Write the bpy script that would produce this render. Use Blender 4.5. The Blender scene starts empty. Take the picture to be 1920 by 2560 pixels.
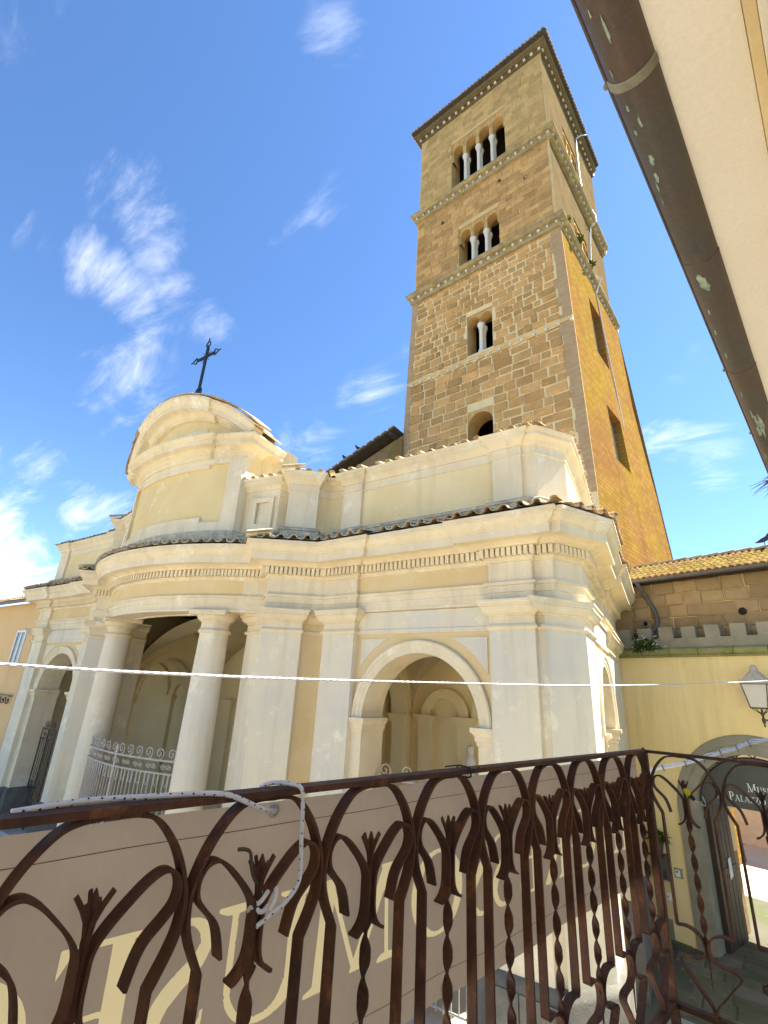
import bpy, math, random
from math import sin, cos, tan, pi, radians, sqrt, hypot, atan2, asin
from mathutils import Vector, Matrix
random.seed(7)
S = bpy.context.scene
COL = S.collection

# ------------------------------------------------------------------ camera
cd = bpy.data.cameras.new('camera'); cam = bpy.data.objects.new('camera', cd); COL.objects.link(cam)
PITCH, ROLL, YAW = radians(20.592), radians(3.158), radians(35.062)
def _cam():
    cp, sp, c, s = cos(PITCH), sin(PITCH), cos(ROLL), sin(ROLL)
    r = Vector((1, 0, 0)); f = Vector((0, cp, sp)); u = Vector((0, -sp, cp))
    right, up = c*r + s*u, -s*r + c*u
    Z = Matrix.Rotation(YAW, 3, 'Z')
    right, up, f = Z @ right, Z @ up, Z @ f
    m = Matrix((right, up, -f)).transposed().to_4x4()
    m.translation = (0, 0, 5)
    return m
cam.matrix_world = _cam()
cd.sensor_fit = 'VERTICAL'; cd.sensor_height = 24.0; cd.lens = 24.0*1216.44/2560
cd.clip_start = 0.02; cd.clip_end = 3000
S.camera = cam
S.render.resolution_x, S.render.resolution_y = 768, 1024

# ------------------------------------------------------------------ world, sun, exposure
SUN_AZ, SUN_EL = 54.0, 52.5            # azimuth from +X towards +Y
W = bpy.data.worlds.new('World'); S.world = W; W.use_nodes = True
wn, wl = W.node_tree.nodes, W.node_tree.links
wn.clear()
def WN(t, **k):
    n = wn.new(t)
    for a, b in k.items(): setattr(n, a, b)
    return n
def wmath(op, a, b=None, c=None, clamp=False):
    n = WN('ShaderNodeMath', operation=op, use_clamp=clamp)
    for i, v in enumerate((a, b, c)):
        if v is None: continue
        if isinstance(v, (int, float)): n.inputs[i].default_value = v
        else: wl.new(v, n.inputs[i])
    return n.outputs[0]
sky = WN('ShaderNodeTexSky', sky_type='NISHITA', sun_disc=False, sun_elevation=radians(SUN_EL), sun_rotation=radians(90-SUN_AZ),
         altitude=300, air_density=1.0, dust_density=0.15, ozone_density=1.0)
tc = WN('ShaderNodeTexCoord')
nrm = WN('ShaderNodeVectorMath', operation='NORMALIZE'); wl.new(tc.outputs['Generated'], nrm.inputs[0])
sep = WN('ShaderNodeSeparateXYZ'); wl.new(nrm.outputs[0], sep.inputs[0])
zz = wmath('ADD', wmath('MAXIMUM', sep.outputs[2], 0.0), 0.22)
cmb = WN('ShaderNodeCombineXYZ')
wl.new(wmath('DIVIDE', sep.outputs[0], zz), cmb.inputs[0]); wl.new(wmath('DIVIDE', sep.outputs[1], zz), cmb.inputs[1])
mp = WN('ShaderNodeMapping'); mp.inputs['Rotation'].default_value = (0, 0, radians(100)); mp.inputs['Scale'].default_value = (1.0, 2.6, 1)
mp.inputs['Location'].default_value = (3.1, 0.7, 0)
wl.new(cmb.outputs[0], mp.inputs[0])
n1 = WN('ShaderNodeTexNoise'); n1.inputs['Scale'].default_value = 2.6; n1.inputs['Detail'].default_value = 10; n1.inputs['Roughness'].default_value = 0.64; n1.inputs['Distortion'].default_value = 0.5
wl.new(mp.outputs[0], n1.inputs['Vector'])
# places where the photograph shows clouds, as directions (they thicken the drifting noise there)
def spot(d, width, gain):
    v = Vector(d).normalized()
    dp = WN('ShaderNodeVectorMath', operation='DOT_PRODUCT'); wl.new(nrm.outputs[0], dp.inputs[0]); dp.inputs[1].default_value = v
    q = wmath('DIVIDE', wmath('SUBTRACT', dp.outputs['Value'], cos(radians(width))), 1-cos(radians(width)), clamp=True)
    return wmath('MULTIPLY', q, gain*CLOUD_GAIN)
CLOUD_GAIN = 0.56
CLOUD_SPOTS = [((-0.770, 0.116, 0.627), 4, 0.34), ((-0.762, 0.155, 0.629), 4, 0.36), ((-0.753, 0.207, 0.624), 4, 0.36), ((-0.752, 0.249, 0.610), 3, 0.28), ((-0.746, 0.291, 0.599), 4, 0.3), ((-0.706, 0.335, 0.624), 4, 0.26), ((-0.684, 0.387, 0.619), 3.5, 0.28), ((-0.680, 0.166, 0.714), 4, 0.22), ((-0.656, 0.237, 0.716), 5, 0.33), ((-0.649, 0.269, 0.711), 4, 0.28), ((-0.686, 0.280, 0.672), 3, 0.2), ((-0.776, 0.330, 0.538), 4, 0.26), ((-0.754, 0.370, 0.543), 3, 0.2), ((-0.800, 0.340, 0.494), 6, 0.34), ((-0.790, 0.374, 0.485), 4, 0.28), ((-0.820, 0.328, 0.468), 4, 0.26), ((-0.912, 0.240, 0.332), 4, 0.3), ((-0.910, 0.281, 0.306), 4, 0.33), ((-0.899, 0.332, 0.286), 4, 0.33), ((-0.879, 0.386, 0.279), 4, 0.3), ((-0.941, 0.289, 0.173), 6, 0.6), ((-0.935, 0.321, 0.153), 5, 0.55), ((-0.937, 0.278, 0.210), 4, 0.6), ((-0.923, 0.338, 0.184), 4, 0.4), ((-0.656, 0.588, 0.473), 4, 0.26), ((-0.620, 0.631, 0.466), 4, 0.26), ((-0.667, 0.562, 0.490), 3, 0.22), ((-0.504, 0.654, 0.564), 4, 0.24), ((-0.540, 0.622, 0.566), 3, 0.2), ((-0.618, 0.585, 0.524), 3, 0.24), ((-0.319, 0.262, 0.911), 3.5, 0.32), ((-0.337, 0.267, 0.903), 3, 0.25), ((0.002, 0.847, 0.531), 3, 0.26), ((0.032, 0.844, 0.535), 2.5, 0.24), ((-0.054, 0.884, 0.464), 3, 0.25), ((-0.022, 0.899, 0.438), 4, 0.3), ((0.013, 0.902, 0.431), 4, 0.28), ((0.040, 0.906, 0.422), 3, 0.25), ((-0.050, 0.907, 0.418), 3, 0.22), ((0.022, 0.937, 0.349), 3, 0.2), ((-0.728, 0.112, 0.676), 4, 0.15)]
acc = None
for d, w_, g_ in CLOUD_SPOTS:
    s_ = spot(d, w_, g_)
    acc = s_ if acc is None else wmath('MAXIMUM', acc, s_)
dens = wmath('ADD', n1.outputs['Fac'], acc if acc is not None else 0.0)
rmp = WN('ShaderNodeMapRange', interpolation_type='SMOOTHSTEP'); wl.new(dens, rmp.inputs['Value'])
rmp.inputs['From Min'].default_value = 0.60; rmp.inputs['From Max'].default_value = 1.10
horizon = wmath('MULTIPLY', wmath('POWER', wmath('SUBTRACT', 1.0, wmath('MAXIMUM', sep.outputs[2], 0.0)), 5.0), 0.08)
cl_f = wmath('ADD', rmp.outputs[0], horizon, clamp=True)
tint = WN('ShaderNodeMix', data_type='RGBA', blend_type='MULTIPLY'); tint.inputs[0].default_value = 1.0
wl.new(sky.outputs[0], tint.inputs['A']); tint.inputs['B'].default_value = (0.47, 0.63, 0.80, 1)
mixc = WN('ShaderNodeMix', data_type='RGBA'); wl.new(cl_f, mixc.inputs[0]); wl.new(tint.outputs['Result'], mixc.inputs['A'])
mixc.inputs['B'].default_value = (4.9, 4.9, 5.1, 1)
bg = WN('ShaderNodeBackground'); bg.inputs[1].default_value = 0.085; wl.new(mixc.outputs['Result'], bg.inputs[0])
wo = WN('ShaderNodeOutputWorld'); wl.new(bg.outputs[0], wo.inputs[0])

sl = bpy.data.lights.new('sun', 'SUN'); so = bpy.data.objects.new('sun', sl); COL.objects.link(so)
sl.energy = 5.0; sl.angle = radians(0.53); sl.color = (1.0, 0.93, 0.82)
sd = Vector((cos(radians(SUN_AZ))*cos(radians(SUN_EL)), sin(radians(SUN_AZ))*cos(radians(SUN_EL)), sin(radians(SUN_EL))))
so.rotation_euler = sd.to_track_quat('Z', 'Y').to_euler(); so.location = (0, 0, 60)
V = S.view_settings
V.view_transform = 'Standard'; V.look = 'None'; V.exposure = 2.1; V.gamma = 1; V.use_curve_mapping = False
S.cycles.use_denoising = True
S.cycles.max_bounces = 8; S.cycles.diffuse_bounces = 6

# ------------------------------------------------------------------ materials
def nodes(m):
    m.use_nodes = True
    nt = m.node_tree
    return nt, nt.nodes, nt.links, nt.nodes['Principled BSDF']
def material(name, base, second=None, scale=1.5, amount=0.6, rough=0.85, bump=0.15, bump_scale=30, third=None, third_at=0.62, third_scale=3.0,
             stretch=(1, 1, 1), island=0.0, objrand=0.0, metallic=0.0, fine=0.12, streak=None, streak_amt=0.3):
    m = bpy.data.materials.new(name); nt, N, L, B = nodes(m)
    geo = N.new('ShaderNodeNewGeometry')
    mp = N.new('ShaderNodeMapping'); mp.inputs['Scale'].default_value = stretch; L.new(geo.outputs['Position'], mp.inputs[0])
    def noise(sc, det=5, rgh=0.6, vec=None):
        n = N.new('ShaderNodeTexNoise'); n.inputs['Scale'].default_value = sc; n.inputs['Detail'].default_value = det; n.inputs['Roughness'].default_value = rgh
        L.new(vec or mp.outputs[0], n.inputs['Vector']); return n.outputs['Fac']
    def mapr(v, a, b, c=0.0, d=1.0):
        n = N.new('ShaderNodeMapRange'); L.new(v, n.inputs[0]); n.inputs[1].default_value = a; n.inputs[2].default_value = b; n.inputs[3].default_value = c; n.inputs[4].default_value = d; return n.outputs[0]
    def mix(f, a, b, mode='MIX'):
        n = N.new('ShaderNodeMix'); n.data_type = 'RGBA'; n.blend_type = mode
        for k, v in ((0, f), ('A', a), ('B', b)):
            s = n.inputs[k]
            if isinstance(v, (int, float)): s.default_value = v
            elif isinstance(v, tuple): s.default_value = (*v, 1) if len(v) == 3 else v
            else: L.new(v, s)
        return n.outputs['Result']
    col = base
    if second: col = mix(mapr(noise(scale), 0.35, 0.65, 0, amount), base, second)
    if third: col = mix(mapr(noise(third_scale, 8, 0.7), third_at, third_at+0.1), col, third)
    if streak:
        mp2 = N.new('ShaderNodeMapping'); mp2.inputs['Scale'].default_value = (2.2, 2.2, 0.22); L.new(geo.outputs['Position'], mp2.inputs[0])
        col = mix(mapr(noise(1.6, 6, 0.6, mp2.outputs[0]), 0.5, 0.75, 0, streak_amt), col, streak)
    if fine: col = mix(1.0, col, mix(noise(60, 3), (1-fine,)*3, (1+fine*0.6,)*3), 'MULTIPLY')
    if island or objrand:
        a = N.new('ShaderNodeMath'); a.operation = 'ADD'
        if island: L.new(geo.outputs['Random Per Island'], a.inputs[0])
        else: a.inputs[0].default_value = 0
        if objrand:
            oi = N.new('ShaderNodeObjectInfo'); L.new(oi.outputs['Random'], a.inputs[1])
        else: a.inputs[1].default_value = 0
        fr = N.new('ShaderNodeMath'); fr.operation = 'FRACT'; L.new(a.outputs[0], fr.inputs[0])
        k = max(island, objrand)
        col = mix(1.0, col, mix(fr.outputs[0], (1-k, 1-k*1.05, 1-k*1.15), (1+k*0.7, 1+k*0.62, 1+k*0.5)), 'MULTIPLY')
    if isinstance(col, tuple): B.inputs['Base Color'].default_value = (*col, 1)
    else: L.new(col, B.inputs['Base Color'])
    B.inputs['Roughness'].default_value = rough; B.inputs['Metallic'].default_value = metallic
    B.inputs['Specular IOR Level'].default_value = 0.0 if rough > 0.75 else 0.3
    if bump:
        bn = N.new('ShaderNodeBump'); bn.inputs['Strength'].default_value = bump; bn.inputs['Distance'].default_value = 0.02
        L.new(noise(bump_scale, 6, 0.65), bn.inputs['Height']); L.new(bn.outputs[0], B.inputs['Normal'])
    return m
def brick(name, c1, c2, c3):
    """thin brick courses with broad lichen patches"""
    m = material(name, c1, c2, 0.45, 1.0, bump=0.6, bump_scale=16, third=c3, third_at=0.56, third_scale=1.1)
    nt = m.node_tree; N, L = nt.nodes, nt.links; B = N['Principled BSDF']
    g = N.new('ShaderNodeNewGeometry'); sp = N.new('ShaderNodeSeparateXYZ'); L.new(g.outputs['Position'], sp.inputs[0])
    cb = N.new('ShaderNodeCombineXYZ'); L.new(sp.outputs[1], cb.inputs[0]); L.new(sp.outputs[2], cb.inputs[1])
    t = N.new('ShaderNodeTexBrick'); L.new(cb.outputs[0], t.inputs['Vector']); t.inputs['Scale'].default_value = 1.0
    t.inputs['Brick Width'].default_value = 0.42; t.inputs['Row Height'].default_value = 0.17; t.inputs['Mortar Size'].default_value = 0.018
    t.inputs['Color1'].default_value = (1.12, 1.1, 1.05, 1); t.inputs['Color2'].default_value = (.78, .76, .72, 1); t.inputs['Mortar'].default_value = (.62, .58, .5, 1)
    src = B.inputs['Base Color'].links[0].from_socket
    mx = N.new('ShaderNodeMix'); mx.data_type = 'RGBA'; mx.blend_type = 'MULTIPLY'; mx.inputs[0].default_value = 0.8
    L.new(src, mx.inputs['A']); L.new(t.outputs['Color'], mx.inputs['B']); L.new(mx.outputs['Result'], B.inputs['Base Color'])
    return m
M = {}
M['stucco'] = material('cream_stucco', (0.79, 0.68, 0.47), (0.70, 0.585, 0.39), 1.3, 0.9, bump=0.2, third=(0.83, 0.76, 0.60), third_at=0.57, third_scale=1.8, streak=(0.51, 0.425, 0.275), streak_amt=0.5)
M['patch'] = material('greyish_repaired_stucco', (0.77, 0.665, 0.46), (0.655, 0.60, 0.48), 0.8, 1.0, bump=0.2, third=(0.83, 0.755, 0.56), third_at=0.56, third_scale=2.0, streak=(0.52, 0.435, 0.29), streak_amt=0.5)
M['ochre'] = material('ochre_stucco', (0.68, 0.50, 0.25), (0.73, 0.57, 0.32), 1.4, 0.8, bump=0.1, third=(0.75, 0.62, 0.38), third_at=0.6, third_scale=3)
M['attic'] = material('pale_yellow_stucco', (0.79, 0.645, 0.37), (0.72, 0.555, 0.29), 0.8, 0.9, bump=0.2, third=(0.83, 0.72, 0.48), third_at=0.58, third_scale=1.5, streak=(0.56, 0.43, 0.24), streak_amt=0.45)
M['panel'] = material('ochre_yellow_panel_stucco', (0.76, 0.60, 0.31), (0.70, 0.53, 0.26), 0.9, 0.9, bump=0.12, third=(0.80, 0.69, 0.46), third_at=0.58, third_scale=1.4)
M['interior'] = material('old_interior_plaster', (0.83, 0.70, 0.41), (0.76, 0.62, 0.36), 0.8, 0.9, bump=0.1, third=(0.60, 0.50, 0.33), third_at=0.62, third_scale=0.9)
M['vault'] = material('darker_vault_plaster', (0.62, 0.52, 0.33), (0.50, 0.42, 0.27), 0.9, 0.9, bump=0.1)  # plaster set darker than the porch walls
M['cap'] = material('lichen_grey_stone', (0.62, 0.55, 0.41), (0.34, 0.29, 0.21), 5, 0.9, bump=0.5, bump_scale=18, third=(0.80, 0.72, 0.56), third_at=0.57, third_scale=7)
M['tile'] = material('weathered_roof_tile', (0.56, 0.38, 0.22), (0.42, 0.33, 0.21), 6, 0.9, bump=0.4, bump_scale=25, third=(0.72, 0.53, 0.15), third_at=0.58, third_scale=5, objrand=0.3, island=0.3)
M['tile_grey'] = material('lichen_grey_roof_tile', (0.62, 0.54, 0.38), (0.40, 0.34, 0.23), 7, 0.9, bump=0.5, bump_scale=22, third=(0.66, 0.51, 0.17), third_at=0.6, third_scale=6, objrand=0.25, island=0.25)
M['plinth'] = material('dark_peperino_stone', (0.19, 0.18, 0.15), (0.13, 0.125, 0.11), 3, 0.9, bump=0.4, bump_scale=40, third=(0.26, 0.26, 0.19), third_at=0.6, third_scale=5, objrand=0.15)
M['tuff'] = material('brown_tuff_block', (0.66, 0.40, 0.17), (0.53, 0.315, 0.13), 2.6, 0.9, bump=0.8, bump_scale=9, third=(0.34, 0.21, 0.10), third_at=0.63, third_scale=4, objrand=0.26, island=0.26)
M['tuff_top'] = material('yellow_brown_tuff_block', (0.67, 0.44, 0.19), (0.54, 0.345, 0.145), 1.6, 0.9, bump=0.9, bump_scale=8, third=(0.66, 0.49, 0.15), third_at=0.60, third_scale=1.4, objrand=0.2, island=0.2)
M['mortar'] = material('pale_mortar', (0.86, 0.69, 0.40), (0.76, 0.60, 0.33), 2.2, 0.8, bump=0.5, bump_scale=14)
M['mortar_top'] = material('sandy_mortar', (0.74, 0.54, 0.27), (0.64, 0.45, 0.215), 1.8, 0.8, bump=0.5, bump_scale=10)
M['quoin'] = material('rough_brick_quoin', (0.46, 0.28, 0.15), (0.52, 0.39, 0.23), 2.2, 0.9, bump=0.6, bump_scale=14, stretch=(1, 1, 3.2), third=(0.36, 0.26, 0.16), third_at=0.6, third_scale=5)
M['towerside'] = brick('lichen_orange_brick', (0.29, 0.155, 0.058), (0.31, 0.20, 0.045), (0.30, 0.16, 0.09))
M['towerside_top'] = material('darkened_tuff_side', (0.215, 0.155, 0.078), (0.165, 0.12, 0.062), 1.2, 0.9, bump=0.7, bump_scale=10, streak=(0.12, 0.09, 0.05), streak_amt=0.5, third=(0.25, 0.19, 0.10), third_at=0.58, third_scale=3)  # tuff colour darkened to offset the strong sun on the right face
M['cornice'] = material('mossy_tuff_cornice', (0.48, 0.37, 0.20), (0.28, 0.22, 0.13), 3.0, 0.9, bump=0.6, bump_scale=12, third=(0.52, 0.45, 0.13), third_at=0.56, third_scale=2.2)
M['marble'] = material('white_marble', (0.78, 0.73, 0.64), (0.66, 0.60, 0.50), 3, 0.7, bump=0.1, rough=0.6, objrand=0.1)
M['dark'] = material('painted_hole_shade', (0.035, 0.028, 0.02), None, bump=0)  # near-black colour standing in for the shade inside holes
M['roof_under'] = material('dark_rafter_wood', (0.07, 0.055, 0.045), (0.11, 0.085, 0.06), 8, 0.8)
M['yellow'] = material('yellow_painted_plaster', (0.84, 0.665, 0.31), (0.86, 0.71, 0.38), 0.8, 0.9, bump=0.15, third=(0.80, 0.57, 0.23), third_at=0.60, third_scale=0.9, streak=(0.56, 0.46, 0.22), streak_amt=0.5)
M['greystone'] = material('grey_peperino', (0.33, 0.31, 0.235), (0.25, 0.24, 0.175), 3, 0.9, bump=0.4, bump_scale=30, third=(0.30, 0.33, 0.14), third_at=0.62, third_scale=3, objrand=0.1)
M['moss'] = material('mossy_moulding_stone', (0.31, 0.29, 0.15), (0.20, 0.23, 0.07), 4, 0.9, bump=0.6, bump_scale=20, third=(0.50, 0.46, 0.28), third_at=0.6, third_scale=9)
M['block'] = material('museum_tuff_block', (0.40, 0.29, 0.16), (0.32, 0.225, 0.12), 2.5, 0.8, bump=0.5, bump_scale=12, third=(0.24, 0.18, 0.11), third_at=0.64, third_scale=3, objrand=0.2)
M['lichenroof'] = material('lichen_covered_tiles', (0.23, 0.135, 0.07), (0.24, 0.20, 0.048), 1.6, 0.9, bump=0.5, bump_scale=20, third=(0.27, 0.20, 0.12), third_at=0.6, third_scale=5, island=0.25)
M['orange'] = material('orange_painted_plaster', (0.72, 0.49, 0.24), (0.66, 0.45, 0.23), 0.8, 0.8, bump=0.1, third=(0.60, 0.46, 0.28), third_at=0.62, third_scale=1.2, streak=(0.50, 0.38, 0.24), streak_amt=0.35)
M['soffit'] = material('cream_painted_soffit', (0.85, 0.79, 0.67), (0.81, 0.74, 0.61), 1.2, 0.8, bump=0.12, bump_scale=18, third=(0.78, 0.70, 0.56), third_at=0.60, third_scale=2.2)
M['salmon'] = material('salmon_painted_plaster', (0.62, 0.36, 0.22), (0.56, 0.33, 0.2), 1.2, 0.8)
M['greywood'] = material('grey_trim', (0.42, 0.39, 0.36), None, bump=0.05)
M['slabstone'] = material('pale_balcony_stone', (0.50, 0.46, 0.36), (0.42, 0.40, 0.28), 3, 0.9, bump=0.3, bump_scale=20, third=(0.34, 0.36, 0.16), third_at=0.64, third_scale=3)
M['ground'] = material('mossy_basalt_paving', (0.135, 0.13, 0.105), (0.10, 0.115, 0.055), 1.1, 0.9, bump=0.6, bump_scale=16, third=(0.17, 0.18, 0.08), third_at=0.58, third_scale=2.2)
M['paver'] = material('basalt_paving_slab', (0.17, 0.155, 0.12), (0.115, 0.125, 0.065), 1.4, 0.9, bump=0.5, bump_scale=22, third=(0.19, 0.21, 0.09), third_at=0.58, third_scale=3, objrand=0.25)
M['piazza'] = material('pale_piazza_paving', (0.60, 0.53, 0.42), (0.52, 0.46, 0.36), 0.7, 0.8, bump=0.2, bump_scale=10)
M['iron'] = material('rust_brown_iron', (0.125, 0.048, 0.022), (0.07, 0.030, 0.018), 7, 1.0, rough=0.72, bump=0.35, bump_scale=90, third=(0.22, 0.08, 0.03), third_at=0.56, third_scale=11, fine=0.3, objrand=0.25)
M['gateiron'] = material('pale_grey_painted_iron', (0.50, 0.46, 0.38), (0.34, 0.30, 0.25), 20, 0.8, rough=0.6, bump=0)
M['blackiron'] = material('black_iron', (0.02, 0.02, 0.024), None, rough=0.5, bump=0)
M['darkiron'] = material('dark_grey_iron', (0.07, 0.065, 0.06), None, rough=0.5, bump=0)
M['copper'] = material('oxidised_copper', (0.10, 0.088, 0.075), (0.125, 0.082, 0.056), 2.2, 0.9, rough=0.48, bump=0.15, bump_scale=14, third=(0.065, 0.068, 0.072), third_at=0.54, third_scale=2.0, metallic=0.2, fine=0.3)
M['verdigris'] = material('verdigris_patch', (0.42, 0.46, 0.36), (0.16, 0.26, 0.20), 22, 1.0, bump=0.2)
M['bracketmetal'] = material('greenish_copper_strap', (0.24, 0.23, 0.16), (0.16, 0.15, 0.11), 18, 0.9, rough=0.6, bump=0.1)
M['lead'] = material('dull_zinc', (0.15, 0.14, 0.135), (0.11, 0.105, 0.10), 6, 0.8, rough=0.55, bump=0.1, metallic=0.2)
M['rope'] = material('white_rope', (0.80, 0.77, 0.76), (0.70, 0.67, 0.66), 60, 0.8, bump=0.4, bump_scale=200)
M['cable'] = material('grey_white_cable', (0.74, 0.73, 0.76), (0.62, 0.61, 0.66), 30, 0.6, rough=0.5, bump=0.1)
M['black'] = material('black_plastic', (0.02, 0.02, 0.02), None, rough=0.4, bump=0)
M['bulb'] = material('yellow_bulb_plastic', (0.85, 0.62, 0.02), None, rough=0.3, bump=0)
M['brass'] = material('dull_brass', (0.62, 0.58, 0.45), None, rough=0.35, bump=0, metallic=0.6)
M['letter'] = material('cream_banner_print', (0.88, 0.76, 0.44), (0.84, 0.71, 0.40), 5, 0.5, bump=0.05, fine=0.05)
M['signgreen'] = material('dark_green_grey_sign', (0.070, 0.076, 0.066), (0.095, 0.10, 0.085), 2.5, 0.8, rough=0.5, bump=0.05)
M['signwhite'] = material('white_sign_print', (0.80, 0.80, 0.76), None, bump=0)
M['door'] = material('dark_brown_door', (0.035, 0.025, 0.017), (0.055, 0.04, 0.026), 6, 0.8, rough=0.6, stretch=(4, 4, 0.6))
M['paper'] = material('white_paper', (0.80, 0.80, 0.80), None, bump=0)
M['white'] = material('white_paint', (0.80, 0.79, 0.75), None, bump=0.05)
M['rubble'] = material('brown_rubble_wall', (0.34, 0.23, 0.12), (0.24, 0.165, 0.09), 3, 0.9, bump=0.9, bump_scale=8, third=(0.40, 0.30, 0.17), third_at=0.6, third_scale=4)
M['alley'] = material('pale_pink_brick_wall', (0.80, 0.70, 0.60), (0.72, 0.60, 0.48), 5, 0.9, bump=0.5, bump_scale=12)
M['leaf'] = material('green_leaf', (0.10, 0.15, 0.035), (0.06, 0.10, 0.02), 12, 0.8, bump=0, island=0.4)
M['petal'] = material('white_petal', (0.80, 0.79, 0.72), None, bump=0)
M['twig'] = material('dry_twig', (0.11, 0.085, 0.06), None, bump=0)
M['feather'] = material('dark_grey_feather', (0.05, 0.05, 0.055), (0.09, 0.09, 0.1), 30, 0.8, bump=0)
M['terracotta'] = material('terracotta_pot', (0.40, 0.19, 0.10), (0.30, 0.15, 0.08), 10, 0.8)
def glass(name, col, rough=0.15):
    m = bpy.data.materials.new(name); nt, N, L, B = nodes(m)
    B.inputs['Base Color'].default_value = (*col, 1); B.inputs['Roughness'].default_value = rough
    return m
M['pane'] = glass('window_pane', (0.16, 0.18, 0.19), 0.05)
def frosted():
    m = bpy.data.materials.new('milky_lantern_glass'); nt, N, L, B = nodes(m)
    B.inputs['Base Color'].default_value = (0.86, 0.85, 0.80, 1); B.inputs['Roughness'].default_value = 0.3
    t = N.new('ShaderNodeBsdfTranslucent'); t.inputs[0].default_value = (0.9, 0.9, 0.86, 1)
    mx = N.new('ShaderNodeMixShader'); mx.inputs[0].default_value = 0.5
    L.new(B.outputs[0], mx.inputs[1]); L.new(t.outputs[0], mx.inputs[2]); L.new(mx.outputs[0], N['Material Output'].inputs[0])
    return m
M['milky'] = frosted()
def cloth():
    m = material('taupe_banner_cloth', (0.47, 0.375, 0.285), (0.43, 0.34, 0.255), 2.0, 0.8, bump=0.12, bump_scale=9, stretch=(1, 1, 0.5), third=(0.32, 0.22, 0.14), third_at=0.66, third_scale=3.5, rough=0.75)
    nt = m.node_tree; N, L = nt.nodes, nt.links
    B = N['Principled BSDF']
    t = N.new('ShaderNodeBsdfTranslucent'); t.inputs[0].default_value = (0.50, 0.40, 0.30, 1)
    mx = N.new('ShaderNodeMixShader'); mx.inputs[0].default_value = 0.35
    L.new(B.outputs[0], mx.inputs[1]); L.new(t.outputs[0], mx.inputs[2]); L.new(mx.outputs[0], N['Material Output'].inputs[0])
    return m
M['banner'] = cloth()
def print_cloth():
    m = M['letter']; nt = m.node_tree; N, L = nt.nodes, nt.links; B = N['Principled BSDF']
    t = N.new('ShaderNodeBsdfTranslucent'); t.inputs[0].default_value = (0.95, 0.80, 0.45, 1)
    mx = N.new('ShaderNodeMixShader'); mx.inputs[0].default_value = 0.5
    L.new(B.outputs[0], mx.inputs[1]); L.new(t.outputs[0], mx.inputs[2]); L.new(mx.outputs[0], N['Material Output'].inputs[0])
print_cloth()

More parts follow.
